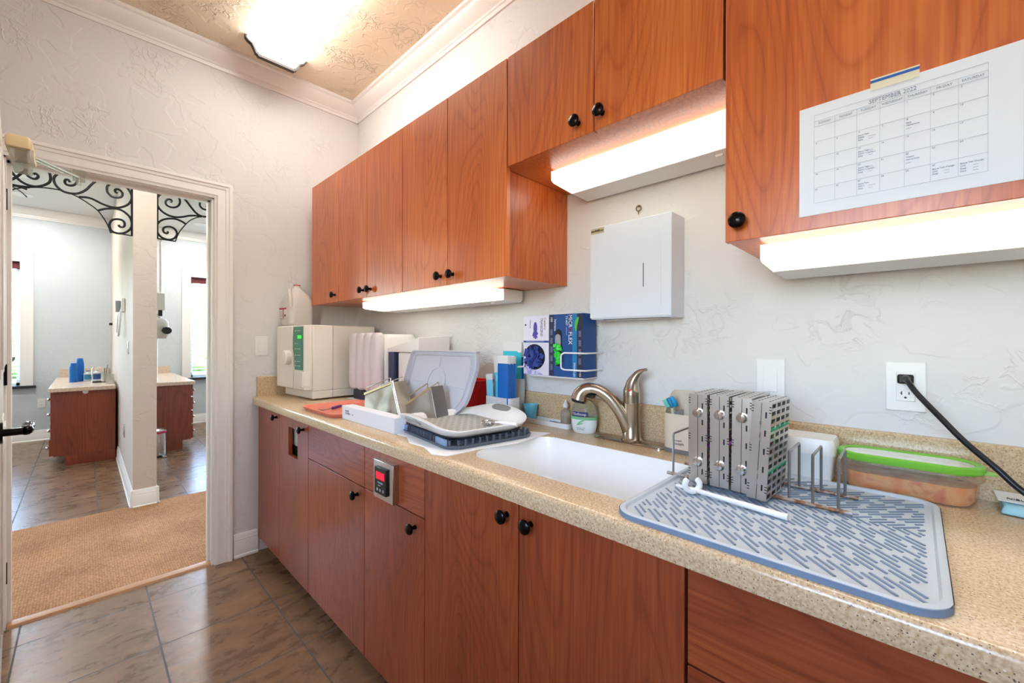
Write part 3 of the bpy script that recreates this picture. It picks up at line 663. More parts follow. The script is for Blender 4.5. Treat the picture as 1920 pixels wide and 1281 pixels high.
# calendar and tape on the tall cabinet door
cal = thing('paper_calendar', 'white September 2022 month calendar taped to the cabinet door', 'calendar', (2.777,UY,1.594))
cx0, cx1, cz0, cz1 = 2.638, 2.915, 1.490, 1.697
part('sheet', MB().box(cx0, cx1, UY-.0012, UY-.0002, cz0, cz1), pm('paper', (228,234,244), .8), cal, W=True)
gx0, gx1, gz0, gz1 = 2.6615, 2.880, 1.512, 1.679
g = MB(); yl = UY-.0016; lw = .0002
hd0 = gz1-.0115; hd1 = hd0-.0105
rows = [gz0+(hd1-gz0)*i/5 for i in range(6)]
for z in rows+[hd0, gz1]: g.box(gx0, gx1, yl, UY-.001, z-lw, z+lw)
cols = [gx0+(gx1-gx0)*i/7 for i in range(8)]
for i, x in enumerate(cols): g.box(x-lw, x+lw, yl, UY-.001, gz0, gz1 if i in (0,7) else hd0)
part('grid_lines', g, pm('grid_grey', (176,186,204), .7), cal, W=True)
tx = text_mb('SEPTEMBER 2022', .0075, FY((gx0+gx1)/2, yl, gz1-.006), wid=.060)
cw = (gx1-gx0)/7
for i, dn in enumerate(('SUNDAY','MONDAY','TUESDAY','WEDNESDAY','THURSDAY','FRIDAY','SATURDAY')):
    join(tx, text_mb(dn, .0036, FY(cols[i]+cw/2, yl, (hd0+hd1)/2), wid=.003*len(dn)))
for d in range(1, 31):
    k = d+3; i, r = k % 7, k//7
    join(tx, text_mb(str(d), .0028, FY(cols[i]+.0035, yl, rows[5-r]-.0035)))
part('print', tx, pm('calendar_ink', (146,155,180), .7), cal, W=True)
def note(i, r, lines, und=True):
    nt_ = MB()
    for k, (a, wd_) in enumerate(lines):
        z = rows[5-r]-.0095-k*.0042
        join(nt_, text_mb(a, .0023, FY(cols[i]+.002, yl, z), align='LEFT'))
        if wd_: nt_.box(cols[i]+.0155, cols[i]+.0155+wd_, yl, UY-.001, z-.0012, z-.0008)
    part('note', nt_, NI, cal, W=True)
NI = pm('notes_ink', (138,147,175), .7)
for r in (1,2,3,4): note(2, r, [('Spore Test:',0),('Statim:',.01),('Date:',.006)])
note(4, 1, [('Daily',0),('Maintenance',0),('____',0)]); note(4, 3, [('Weekly',0),('Maintenance',0),('____',0)])
note(5, 4, [('Spore Test Change:',0),('Unit:',.006),('Date:',.006)]); note(6, 4, [('Spore Test Change:',0),('Unit:',.006),('Date:',.006),('Date:',.006)])

HB = pm('pen_blue', (40,70,150), .5)
for r in (2,3):
    for k in range(2):
        hw = MB()
        z = rows[5-r]-.0105-k*.004; x = cols[2]+.012
        hw.tube([(x+.0013*j, yl, z+.0016*math.sin(j*2.3+k)) for j in range(9)], .00022, 5); part('handwriting', hw, HB, cal, W=True)
tp = thing('adhesive_tape', 'strip of pale tape with a blue stripe above the calendar', 'tape', (2.773,UY,1.70))
Mt = Matrix.Translation((2.7735, UY-.0018, 1.7005)) @ Matrix.Rotation(math.radians(1.0), 4, 'Y')
part('tape_strip', MB().box(-.031,.031,-.0003,.0003,-.0095,.0105).xf(Mt), pm('tape_cream', (226,220,196), .5), tp, W=True)
part('stripe', MB().box(-.031,.031,-.0006,-.0002,.0032,.0078).xf(Mt), pm('tape_blue', (28,92,176), .5), tp, W=True)

# ================================================================ THINGS ON THE WORKTOP, LEFT SIDE
Z = CT
# --- cream sterilizer, turned a few degrees
AR = math.radians(4.05)
st = thing('autoclave', 'cream box sterilizer with green control panel in the worktop corner', 'sterilizer', (.425,-.457,Z), AR)
WA, DA, HA = -.372, .38, .418
b = MB(); b.box(WA+.005, 0, .0, DA, .008, .05); b.box(WA, 0, .0, DA, .05, HA)
part('housing', b, M['cream'], st, bevel=.006)
part('side_seam', MB().box(-.001,.0008,.112,.1145,.01,HA-.004), pm('seam_grey', (150,146,140), .6), st)
fb = MB(); fb.loft([[(WA,0,z),(WA,-.036,z),(WA+.02,-.04,z),(-.028,-.036,z),(-.006,-.012,z),(-.006,0,z)] for z in (.058,HA-.002)])
part('front_cover', fb, M['cream'], st, bevel=.004)
part('chamber_door', MB().box(WA+.004,-.155,-.047,-.038,.062,HA-.006), M['cream'], st, bevel=.004)
kb = MB(); kb.lathe([(0,0),(.032,0),(.036,-.006),(.036,-.03),(.030,-.036),(0,-.036)], c=(-.185,-.046,.235), ax='y', n=32, sx=1, sy=1.15)
kb.box(-.189,-.181,-.084,-.05,.196,.274)
part('door_knob', kb, M['cream'], st, bevel=.002)
gp = MB(); poly = [(-.146,.408),(-.034,.408),(-.034,.168),(-.13,.168),(-.136,.24),(-.152,.29),(-.152,.34)]
gp.loft([[(x,-.0425,z) for x, z in poly],[(x,-.037,z) for x, z in poly]])
part('control_panel', gp, pm('panel_green', (74,138,116), .35), st, label='green control panel')
part('display', MB().box(-.093,-.04,-.0435,-.042,.338,.362), pm('display_green', (10,70,20), .3, emit=(40,255,60), es=.2), st)
part('display_digits', text_mb('250', .017, frame((-.066,-.0438,.350),(1,0,0),(0,0,1)), wid=.046), pm('led_green', (60,255,80), .4, emit=(50,255,70), es=2), st)
q = MB()
for i, z in enumerate((.385,.315,.285,.25,.215,.19)): q.cyl((-.118,-.0435,z),(-.118,-.042,z),.0045,n=12); q.box(-.10,-.055,-.0432,-.042,z-.0015,z+.0015)
part('buttons', q, pm('panel_light', (198,216,206), .4), st)
q = MB(); q.box(-.088,-.05,-.0433,-.042,.308,.322); part('panel_window', q, pm('panel_teal', (30,140,150), .3), st)
q = MB(); q.box(-.105,-.0265,-.047,-.03,.075,.158); q.hexa([(-.0265,-.042,.078),(.0,-.012,.078),(.0,-.012,.158),(-.0265,-.042,.158),(-.03,-.038,.078),(-.004,-.01,.078),(-.004,-.01,.158),(-.03,-.038,.158)])
part('water_drawer', q, M['cream'], st, bevel=.002)
# --- jug on top
jp = (.135,-.385,Z+HA)
jg = thing('plastic_jug', 'translucent white gallon jug with red cap on the sterilizer', 'jug', (.088,-.425,Z+HA+.001), .12)
HD = pm('milky_plastic', (236,230,222), .4, trans=.25, sss=.2)
rings = [rrect(0,0,.12,.12,.03,0), rrect(0,0,.146,.146,.035,.012), rrect(0,0,.15,.15,.038,.10), rrect(0,0,.148,.148,.045,.15), rrect(-.002,0,.125,.13,.05,.185), rrect(-.004,0,.085,.088,.04,.21), rrect(-.004,0,.044,.044,.0215,.232), rrect(-.004,0,.036,.036,.0175,.236), rrect(-.004,0,.036,.036,.0175,.246)]
part('jug_body', MB().loft(rings), HD, jg, ang=50)
part('cap', MB().lathe([(0,.246),(.0195,.246),(.0195,.2515),(0,.2525)], c=(-.004,0,0), n=28), pm('jug_red', (206,60,62), .4), jg)
part('jug_handle', MB().tube(cat([(.02,-.055,.215),(.045,-.065,.20),(.066,-.07,.16),(.068,-.07,.11)],4), .010, 10), HD, jg)
q = MB(); q.box(-.062,.03,-.0765,-.0752,.05,.105); part('jug_label', q, pm('label_white', (238,232,230), .6), jg)
q = MB(); q.box(-.062,.03,-.077,-.0763,.098,.107); q.box(-.016,-.006,-.077,-.0763,.045,.10)
part('label_bands', q, pm('label_red', (196,40,40), .6), jg)
q = MB()
for i in range(6): q.box(-.058,-.022,-.0772,-.0763,.056+i*.006,.0575+i*.006)
for i in range(8): q.box(.0+i*.0032,.0015+i*.0032,-.0772,-.0763,.055,.068)
part('label_print', q, pm('label_print_grey', (120,100,104), .6), jg)

# --- second sterilizer with fluted reservoir and hooded head
s2 = thing('steam_unit', 'white countertop unit with fluted front and hooded dark opening beside the cream sterilizer', 'sterilizer', (.80,-.16,Z))
part('foot', MB().box(.50,.80,-.262,-.04,Z+.0005,Z+.075), pm('foot_slate', (52,54,70), .5), s2, W=True, bevel=.004)
WH2 = pm('warm_white', (234,228,224), .35)
part('body', MB().loft([rrect(.665,-.145,.30,.20,.03,Z+.068), rrect(.665,-.145,.308,.21,.035,Z+.078), rrect(.665,-.145,.308,.21,.035,Z+.345), rrect(.665,-.145,.28,.19,.03,Z+.366)]), WH2, s2, W=True)
RB = pm('rib_pinkish_white', (224,214,214), .35)
for x0, x1 in ((.488,.561),(.573,.647),(.659,.727),(.739,.819)):
    cx, w = (x0+x1)/2, x1-x0; yc = -.262
    part('rib', MB().loft([rrect(cx,yc,w*.5,.03,.014,Z+.062), rrect(cx,yc,w*.86,.052,.024,Z+.072), rrect(cx,yc,w,.06,.029,Z+.095), rrect(cx,yc,w,.06,.029,Z+.345), rrect(cx,yc,w*.9,.054,.026,Z+.362), rrect(cx,yc,w*.55,.035,.016,Z+.373)]), RB, s2, W=True)
hx0, hx1, hy0, hy1 = .800, 1.105, -.225, -.04
part('hood', MB().hexa([(hx0,hy0,Z+.272),(hx1,hy0,Z+.276),(hx1,hy1,Z+.276),(hx0,hy1,Z+.272),(hx0,hy0,Z+.288),(hx1,hy0,Z+.347),(hx1,hy1,Z+.358),(hx0,hy1,Z+.30)]), WH2, s2, W=True, bevel=.003)
sl_ = pm('slate_blue', (66,74,104), .35)
part('slate_column', MB().box(hx0,.870,hy0+.004,hy1,Z+.06,Z+.272), sl_, s2, W=True, bevel=.002)
part('slate_side', MB().box(.870,.902,hy0+.02,hy1,Z+.06,Z+.272), pm('slate_dark', (30,40,66), .35), s2, W=True)
part('front_plate', MB().box(.902,1.09,hy0+.012,hy1,Z+.0005,Z+.272), WH2, s2, W=True, bevel=.006)
part('hood_label', MB().hexa([(.845,hy0+.05,Z+.3015),(.955,hy0+.05,Z+.3225),(.955,hy0+.095,Z+.3255),(.845,hy0+.095,Z+.3045),(.845,hy0+.05,Z+.3022),(.955,hy0+.05,Z+.3232),(.955,hy0+.095,Z+.3262),(.845,hy0+.095,Z+.3052)]), pm('label_olive', (176,172,158), .5), s2, W=True)
part('round_mark', MB().tube([(hx0-.0015,-.175+.03*math.cos(t),Z+.235+.03*math.sin(t)) for t in [2*PI*i/28 for i in range(28)]], .0012, 5, closed=True), RB, s2, W=True)
# --- grey lid leaning
ld = thing('tray_lid', 'large grey plastic lid leaning behind the steel pans', 'lid', (1.30,-.28,Z))
LG = pm('lid_grey', (196,196,206), .42)
OUT = [(1.086,1.2055),(1.50,1.2075),(1.540,1.199),(1.556,1.143),(1.547,1.068),(1.530,1.00),(1.49,.960),(1.43,.930),(1.26,.9215),(1.11,.9215),(1.064,.945),(1.048,1.00),(1.053,1.057),(1.060,1.142),(1.070,1.195)]
OUT = [(p.x, p.z) for p in cat([(x,0,z) for x,z in OUT]+[(OUT[0][0],0,OUT[0][1])],3)[:-1]]
lcx, lcz = 1.305, 1.065
def lidring(s, off):
    return [(lcx+(x-lcx)*s, -.31+(lcz+(z-lcz)*s-.93)*.2545+off, lcz+(z-lcz)*s) for x, z in OUT]
b = MB(); b.loft([lidring(1,.020), lidring(1,.0), lidring(.965,-.001), lidring(.95,.012), lidring(.875,.012), lidring(.862,.002), lidring(.845,.002), lidring(.835,.010)])
part('shell', b, LG, ld, W=True, bevel=.0015)
lp = lambda x, z: (x, -.31+(z-.93)*.2545+.0085, z)
b = MB(); b.tube([lp(lcx+.062*math.cos(t), lcz+.006+.062*math.sin(t)) for t in [2*PI*i/32 for i in range(32)]], .0011, 6, closed=True)
for p, q_ in (((0,.07),(0,.12)),((0,-.06),(0,-.1)),((-.064,0),(-.18,.004)),((.064,-.004),(.19,-.01))): b.tube([lp(lcx+p[0],lcz+p[1]), lp(lcx+q_[0],lcz+q_[1])], .0011, 6)
part('moulded_ribs', b, LG, ld, W=True)
# --- steel pans
SP = steel('pan_steel', (150,142,130), .42, axis=0)
_nt = SP.node_tree; _n = N(_nt, 'ShaderNodeTexNoise', _Scale=9.0, _Detail=1.0); _g = N(_nt, 'ShaderNodeNewGeometry'); _nt.links.new(_g.outputs['Position'], _n.inputs['Vector'])
_b = N(_nt, 'ShaderNodeBump', _Strength=.5, _Distance=.03); _nt.links.new(_n.outputs[0], _b.inputs['Height']); _nt.links.new(_b.outputs[0], _nt.nodes['Principled BSDF'].inputs['Normal'])
def wedgepan(label, loc, A, B, Cc, D, dep):
    """sheet-steel pan standing on its long side: A,B top edge; C,D foot; depth dep toward the wall"""
    t = thing('steel_pan', label, 'steel pan', loc, 0, 'steel pans drying behind the white box')
    A, B, Cc, D = map(Vector, (A, B, Cc, D)); n = Vector((-.25,1,0)).normalized()
    def sh(s, k):
        m = (A+B+Cc+D)/4
        return [m+(p-m)*s+n*k for p in (A,B,Cc,D)]
    b = MB(); b.loft([sh(1,dep), sh(1,.010), sh(.97,0), sh(.962,.003), sh(.985,.012), sh(.985,dep)], cap0=False, cap1=False)
    m = MB(); m.loft([sh(.97,0), sh(.965,.0025)]); join(b, m)
    part('shell', b, SP, t, W=True, bevel=.004)
    e = (B-A).normalized(); up = (A-D).normalized()
    for k in (.004, dep-.006):
        p0, p1 = A+e*.018+n*k, B-e*.018+n*k
        part('wire_handle', MB().tube([p0-up*.004, p0+up*.020-e*.004, p0+up*.022, p1+up*.022, p1+up*.020+e*.004, p1-up*.004], .0026, 8), M['chrome'], t, W=True)
    part('rim_strip', MB().loft([[A+n*(-.003)+up*.001, A+n*.004+up*.001, A+n*.004-up*.009, A+n*(-.003)-up*.009],[B+n*(-.003)+up*.001, B+n*.004+up*.001, B+n*.004-up*.009, B+n*(-.003)-up*.009]]), pm('brass_strip', (206,186,146), .3, metal=.8), t, W=True)
    part('rolled_edge', MB().tube([B+n*.002, Cc+n*.002], .0065 if dep > .08 else .0035, 12), M['chrome'] if dep > .08 else SP, t, W=True)
wedgepan('shiny steel pan leaning left, nearer the sterilizers', (1.13,-.40,Z), (.995,-.44,Z+.092), (1.17,-.40,Z+.152), (1.315,-.445,Z+.012), (1.02,-.455,Z+.003), .085)
wedgepan('shiny steel pan leaning left, nearer the white drain tray', (1.42,-.40,Z), (1.368,-.455,Z+.085), (1.455,-.40,Z+.153), (1.50,-.40,Z+.020), (1.39,-.468,Z+.003), .075)
t = thing('perforated_block', 'small perforated steel block between the two steel pans', 'steel block', (1.30,-.485,Z))
part('block', MB().box(1.255,1.325,-.505,-.47,Z+.0005,Z+.032), M['steel'], t, W=True, bevel=.001)
q = MB()
for i in range(7):
    for j in range(4): q.cyl((1.262+i*.0095,-.5055,Z+.006+j*.007),(1.262+i*.0095,-.504,Z+.006+j*.007),.0022,n=8)
part('holes', q, M['black'], t, W=True)
# --- white box in front
wb = thing('white_carton', 'long flat white box along the front edge of the worktop', 'box', (1.265,-.545,Z))
part('carton_body', MB().box(1.057,1.483,-.570,-.522,Z+.0005,Z+.057), pm('carton_white', (232,234,240), .5), wb, W=True, bevel=.0015)
x = text_mb('STATIM', .007, FY(1.105,-.5704,Z+.038), wid=.032); join(x, text_mb('STERILE', .008, FY(1.112,-.5704,Z+.028), wid=.045)); join(x, text_mb('x4', .006, FY(1.155,-.5704,Z+.028)))
part('carton_print', x, pm('print_grey', (120,126,144), .6), wb, W=True)
# --- coral tray with instrument
ct = thing('coral_tray', 'coral pink plastic tray lying in front of the cream sterilizer', 'tray', (.89,-.45,Z))
CO = pm('coral_plastic', (226,130,108), .4)
cxm, cym, cwd, cdp = .858, -.456, .386, .308
part('tray_shell', MB().loft([rrect(cxm,cym,cwd-.03,cdp-.03,.04,Z+.0005), rrect(cxm,cym,cwd,cdp,.05,Z+.018), rrect(cxm,cym,cwd-.008,cdp-.008,.046,Z+.018), rrect(cxm,cym,cwd-.034,cdp-.034,.038,Z+.004)]), CO, ct, W=True)
ins = MB(); ins.cyl((.850,-.570,Z+.012),(.825,-.515,Z+.012),.0032,n=10); ins.cyl((.870,-.598,Z+.022),(.850,-.570,Z+.012),.0010,.0032,n=10)
it = thing('dental_instrument', 'thin steel instrument with a purple grip lying across the coral tray', 'dental instrument', (.82,-.52,Z+.012))
part('shaft', ins, M['steel'], it, W=True)
part('grip', MB().cyl((.825,-.515,Z+.012),(.79,-.460,Z+.013),.0065,n=14), pm('grip_purple', (92,50,130), .4), it, W=True)
pp = MB(); pp.box(.46,.66,-.28,-.20,Z+.0005,Z+.003); single('paper_sheet', pp, M['whitem'], 'white sheet of paper half under the cream sterilizer', 'paper', (.56,-.24,Z))

# --- drain tray stack
RT = math.radians(-8.5)
tw = MB(); pts = [(-.215,-.165),(-.12,-.20),(-.06,-.188),(.02,-.215),(.10,-.2),(.185,-.218),(.23,-.19),(.222,-.08),(.235,.06),(.205,.17),(.19,.25),(.1,.19),(-.2,.19),(-.235,.02),(-.225,-.1)]
tw.loft([[(x,y,.0003) for x, y in pts],[(x,y,.0022) for x, y in pts]])
o = part('paper_towel', tw, pm('towel_white', (240,240,240), .9), None); o.location = (1.64,-.385,Z); o.rotation_euler = (0,0,RT); tag(o, 'white paper towel spread under the dark grey drying rack', 'paper towel')
dk = thing('drying_rack', 'dark grey ribbed drying rack under the white drain tray', 'drying rack', (1.645,-.385,Z+.0025), RT)
DG = pm('dark_grey_plastic', (92,100,112), .45)
part('base_tray', MB().loft([rrect(0,0,.385,.33,.05,.0), rrect(0,0,.40,.345,.055,.010), rrect(0,0,.392,.337,.052,.011), rrect(0,0,.375,.32,.045,.004)]), DG, dk)
for i in range(15):
    x = -.168+i*.024
    q = MB(); q.box(x-.002,x+.002,-.158,-.150,.004,.026); q.box(x-.002,x+.002,.150,.158,.004,.026); q.box(x-.002,x+.002,-.15,.15,.004,.008)
    part('rib', q, DG, dk)
for i in range(11):
    y = -.13+i*.026
    q = MB(); q.box(-.186,-.178,y-.002,y+.002,.004,.026); q.box(.178,.186,y-.002,y+.002,.004,.026); q.box(-.18,.18,y-.0015,y+.0015,.004,.0055)
    part('rib', q, DG, dk)
q = MB(); q.box(.10,.17,-.167,-.160,.008,.03); q.box(-.17,-.12,-.167,-.160,.008,.03); part('corner_guard', q, pm('guard_blue_grey', (120,146,180), .4), dk, bevel=.003)
dt = thing('drain_tray', 'white drain tray with perforated grey base and oval handles beside the sink', 'drain tray', (1.64,-.392,Z+.029), RT)
WT = pm('tray_white', (240,238,234), .3)
W2_, D2_ = .385, .335
def hring(w, d, r, z, lift):
    out = []
    for x, y, zz in rrect(0,0,w,d,r,z,8):
        k = max(0, abs(y)/(d/2)-.55)/.45
        out.append((x*(1-.12*k*0), y, zz+lift*k*k*max(0,1-(abs(x)/(w/2))**2.5)))
    return out
def gring(w, d, r, z, n=64):
    """rounded ring sampled evenly so the handle ends can rise"""
    base_ = rrect(0,0,w,d,r,z,8); P_ = [Vector(p) for p in base_]; L_ = [(P_[(i+1)%len(P_)]-P_[i]).length for i in range(len(P_))]; T_ = sum(L_); out = []
    for k in range(n):
        s_ = T_*k/n; i = 0
        while s_ > L_[i]: s_ -= L_[i]; i += 1
        out.append(P_[i].lerp(P_[(i+1)%len(P_)], s_/L_[i]))
    return out
def lifted(w, d, r, z, lf, ex=0):
    out = []
    for p in gring(w, d, r, z):
        k = max(0, abs(p.y)/(d/2)-.6)/.4; q = max(0, 1-(abs(p.x)/(w/2))**2)
        out.append((p.x, p.y+math.copysign(ex*k*q, p.y), p.z+lf*k*q))
    return out
b = MB(); b.loft([lifted(.33,.27,.05,.0,0), lifted(.37,.31,.06,.012,.004,.006), lifted(.392,.33,.065,.024,.028,.030), lifted(.392,.33,.065,.027,.030,.030), lifted(.375,.315,.06,.027,.030,.026), lifted(.355,.285,.055,.020,.008,.004), lifted(.34,.265,.05,.0065,0)], cap1=False)
part('tray_rim', b, WT, dt)
b = MB(); b.loft([[(x,y,.004) for x,y,_ in gring(.342,.268,.05,0)],[(x,y,.0075) for x,y,_ in gring(.342,.268,.05,0)]])
part('grey_base', b, pm('tray_grey', (176,176,168), .6), dt)
sl = MB()
for i in range(15):
    for j in range(9):
        x, y = -.147+i*.021, -.108+j*.027+(.0135 if i%2 else 0)
        if abs(x) < .15 and abs(y) < .118: sl.box(x-.0012,x+.0012,y-.007,y+.007,.0074,.0078)
o = part('slots', sl, pm('slot_dark', (70,74,78), .7), dt); o['kind'] = 'stuff'
for s in (-1, 1):
    Mh = Matrix.Translation((0, s*.1725, .0475)) @ Matrix.Rotation(s*math.radians(36), 4, 'X')
    sup = lambda a, e: math.copysign(abs(a)**e, a)
    ro = [(.055*sup(math.cos(t),.7), .0125*sup(math.sin(t),.8)) for t in [2*PI*i/32 for i in range(32)]]
    hm2 = MB(); hm2.loft([[(x,y*.9,-.002) for x,y in ro],[(x,y,.0024) for x,y in ro]]).xf(Mh)
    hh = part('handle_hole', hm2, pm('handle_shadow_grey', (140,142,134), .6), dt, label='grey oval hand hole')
    # the same hand hole shows on the outer face of the handle
    Mo = frame((-.01, s*.1815, .0375), (1,0,0), (0, s*.62, .78)) if s > 0 else frame((-.01, -.1815, .0375), (1,0,0), (0,-.62,.78))
    ho = part('handle_hole', MB().loft([[(x,y*.85,-.003) for x,y in ro],[(x,y*.85,.003) for x,y in ro]]).xf(Mo), pm('handle_gap_grey', (168,170,164), .6), dt, label='grey oval hand hole')
    part('hole_edge', MB().tube([(x,y*.85,.003*(1 if s < 0 else -1)) for x,y in ro], .0014, 6, closed=True).xf(Mo), M['wire'], ho)
    part('hole_edge', MB().tube([(x,y,.002) for x,y in ro], .0016, 6, closed=True).xf(Mh), M['wire'], hh)
sn = thing('tea_strainer', 'small round mesh strainer with white handle lying on the drain tray', 'strainer', (1.8000,-0.3750,Z+0.0460))
b = MB(); b.lathe([(.0,.0),(.014,.001),(.022,.006),(.024,.012),(.0225,.012),(.0205,.007),(.013,.0025),(0,.0018)], c=(1.7650,-0.3800,Z+0.0450), n=28)
part('mesh_bowl', b, noisecol('mesh_metal', [(.4,(140,140,140)),(.6,(210,210,208))], 300, 1, .4, Metallic=.8), sn, W=True)
b = MB(); b.tube([(1.765+.0245*math.cos(t),-.38+.0245*math.sin(t),Z+0.0575) for t in [2*PI*i/28 for i in range(28)]], .0016, 6, closed=True)
part('rim_wire', b, M['chrome'], sn, W=True)
b = MB(); hp = [(1.7880,-0.3700,Z+0.0575),(1.8000,-0.3670,Z+0.0590),(1.8150,-0.3620,Z+0.0590),(1.8650,-0.3450,Z+0.0570)]
b.tube(hp, [.003,.0035,.0065,.006], 10); part('handle', b, M['white'], sn, W=True)
part('hook_wire', MB().tube(cat([(1.8650,-0.3450,Z+0.0570),(1.8750,-0.3425,Z+0.0590),(1.8810,-0.3435,Z+0.0555)],4), .0014, 6), M['chrome'], sn, W=True)

# --- red liner, small box and clear sleeve behind the drain tray
rb = thing('red_container', 'red open container standing against the backsplash behind the drain tray', 'container', (1.365,-.10,Z))
RD = pm('red_plastic', (228,30,38), .35)
b = MB(); b.loft([rrect(1.335,-.10,.10,.07,.015,Z+.0005), rrect(1.375,-.085,.135,.10,.02,Z+.155), rrect(1.375,-.085,.129,.094,.018,Z+.155), rrect(1.337,-.10,.094,.064,.012,Z+.004)])
part('container_body', b, RD, rb, W=True)
part('rim', MB().tube([(p[0],p[1],p[2]) for p in rrect(1.375,-.085,.137,.102,.021,Z+.155)], .0035, 6, closed=True), RD, rb, W=True)
b = MB(); b.box(1.375,1.425,-.222,-.19,Z+.0005,Z+.030); single('small_box', b, M['white'], 'small white box behind the drain tray beside the grey lid', 'box', (1.40,-.206,Z), bevel=.002)
sv = thing('clear_sleeve', 'clear plastic sleeve with a blue edge lying behind the drain tray', 'plastic sleeve', (1.48,-.17,Z))
b = MB(); b.loft([[(1.435,-.205,Z+.002),(1.44,-.20,Z+.040),(1.441,-.199,Z+.040),(1.436,-.204,Z+.002)],[(1.51,-.19,Z+.002),(1.51,-.15,Z+.048),(1.511,-.149,Z+.048),(1.511,-.189,Z+.002)]])
part('sleeve_sheet', b, pm('sleeve_clear_blue', (172,206,216), .25, trans=.3), sv, W=True)
part('blue_edge', MB().tube([(1.437,-.206,Z+.004),(1.425,-.215,Z+.028),(1.415,-.22,Z+.046)], .0035, 8), pm('edge_blue', (60,140,186), .4), sv, W=True)

# ================================================================ POUCH HOLDERS
HG = pm('holder_grey', (214,216,214), .4)
def holder(label, cx, cy, w, d, h):
    t = thing('pouch_holder', label, 'holder', (cx,cy,Z), 0, 'grey organisers for sterilisation pouches')
    R = [rrect(cx,cy,w,d,.022,Z+.010), rrect(cx,cy,w,d,.022,Z+h), rrect(cx,cy,w-.006,d-.006,.019,Z+h), rrect(cx,cy,w-.006,d-.006,.019,Z+.014)]
    part('holder_body', MB().loft(R), HG, t, W=True)
    part('holder_foot', MB().loft([rrect(cx,cy,w+.008,d+.008,.026,Z+.0005), rrect(cx,cy,w+.006,d+.006,.025,Z+.010)]), pm('foot_blue_grey', (150,172,190), .4), t, W=True)
holder('low grey organiser holding light and dark blue pouches', 1.592, -.142, .150, .070, .105)
holder('taller grey organiser holding wide teal pouches next to the glove boxes', 1.561, -.048, .118, .046, .172)
def pouch(label, x0, x1, y, z0, z1, colb, colt, split, tilt=0, group=None, trans=.0, th=.0022, lean=0):
    t = thing('sterilization_pouch', label, 'pouch', ((x0+x1)/2,y,z0), 0, group, rot=(lean, tilt, 0))
    w = (x1-x0)/2; H = z1-z0; s = H*split
    part('pouch_film', MB().box(-w,w,-th/2,th/2,0,s), pm('film_%d_%d_%d' % colb, colb, .25, trans=trans), t, bevel=.0005)
    part('paper_top', MB().box(-w,w,-th/2,th/2,s,H), pm('paper_top', colt, .7), t)
    return t
pouch('wide teal pouch with a white paper top standing in the rear organiser', 1.506,1.6145,-.054,Z+.02,1.246,(64,196,214),(226,226,222),.87)
pouch('long medium blue pouch at the back right edge of the rear organiser', 1.545,1.618,-.038,Z+.02,1.18,(36,128,200),(60,140,200),.9, tilt=math.radians(-1.5))
pouch('pale clear-topped pouch at the left of the front organiser', 1.527,1.60,-.128,Z+.02,1.187,(126,206,232),(224,224,220),.72)
pouch('second pale blue pouch standing between the clear pouch and the dark blue bundle', 1.552,1.606,-.142,Z+.02,1.105,(96,206,238),(120,214,240),.86)
pouch('short narrow pouch with a white label end at the front left of the organiser', 1.523,1.562,-.162,Z+.02,1.113,(128,206,228),(226,230,234),.86, tilt=math.radians(-3))
for i in range(8):
    t = pouch('dark blue pouch with a white end, one of the thick bundle in the front organiser', 1.598+.0012*math.sin(i*2.1),1.655+.0012*math.sin(i*2.1),-.174+i*.0058,Z+.02,1.190-.0018*(i%3),(22,104,190),(232,232,232),.88, group='bundle of dark blue pouches', th=.0046)
    t['group'] = 'bundle of dark blue pouches'

# --- white tray with cup, brushes, dropper
tr = thing('small_tray', 'narrow white tray in front of the backsplash left of the soap', 'tray', (1.74,-.06,Z))
part('tray_shell', MB().loft([rrect(1.7535,-.051,.232,.050,.012,Z+.0005), rrect(1.7535,-.051,.238,.056,.014,Z+.020), rrect(1.7535,-.051,.232,.050,.012,Z+.020), rrect(1.7535,-.051,.226,.044,.010,Z+.004)]), M['white'], tr, W=True)
cu_ = thing('blue_cup', 'small translucent turquoise cup in the left end of the narrow white tray', 'cup', (1.665,-.051,Z+.0045))
part('cup_wall', MB().lathe([(.0,.0),(.020,.0),(.029,.062),(.031,.062),(.031,.067),(.028,.067),(.0195,.003),(0,.003)], n=32), pm('cup_blue', (122,214,238), .3, trans=.35), cu_)
br = thing('instrument_brush', 'small brush with yellow and wooden handle in the narrow tray', 'brush', (1.74,-.05,Z+.01))
part('handle', MB().cyl((1.70,-.040,Z+.009),(1.765,-.052,Z+.009),.0035,n=10), pm('brush_wood', (206,160,96), .5), br, W=True)
part('ferrule', MB().cyl((1.765,-.052,Z+.009),(1.782,-.055,Z+.009),.004,n=10), pm('brush_yellow', (230,206,40), .5), br, W=True)
br = thing('instrument_brush', 'small brush with blue collar and dark bristles in the narrow tray', 'brush', (1.80,-.05,Z+.01))
part('handle', MB().cyl((1.757,-.039,Z+.010),(1.775,-.041,Z+.010),.0042,n=10), pm('brush_blue', (30,116,190), .5), br, W=True)
part('bristles', MB().cyl((1.775,-.041,Z+.010),(1.812,-.045,Z+.010),.0055,.005,n=12), pm('bristle_grey', (90,108,124), .8), br, W=True)
dr = thing('dropper_bottle', 'small clear dropper bottle in the right end of the narrow white tray', 'bottle', (1.842,-.050,Z+.0045))
CLB = pm('bottle_clear', (226,216,202), .12, trans=.7, ior=1.2)
part('bottle_body', MB().lathe([(0,0),(.017,0),(.0195,.004),(.0195,.052),(.017,.060),(.0085,.068),(.0085,.074),(0,.074)], n=28), CLB, dr)
part('liquid', MB().lathe([(0,.0015),(.017,.003),(.018,.006),(.018,.040),(0,.040)], n=24), pm('liquid_straw', (206,186,158), .1, trans=.4), dr)
part('nozzle', MB().lathe([(0,.074),(.010,.074),(.010,.084),(.006,.090),(.0022,.103),(0,.103)], n=20), M['whitem'], dr)

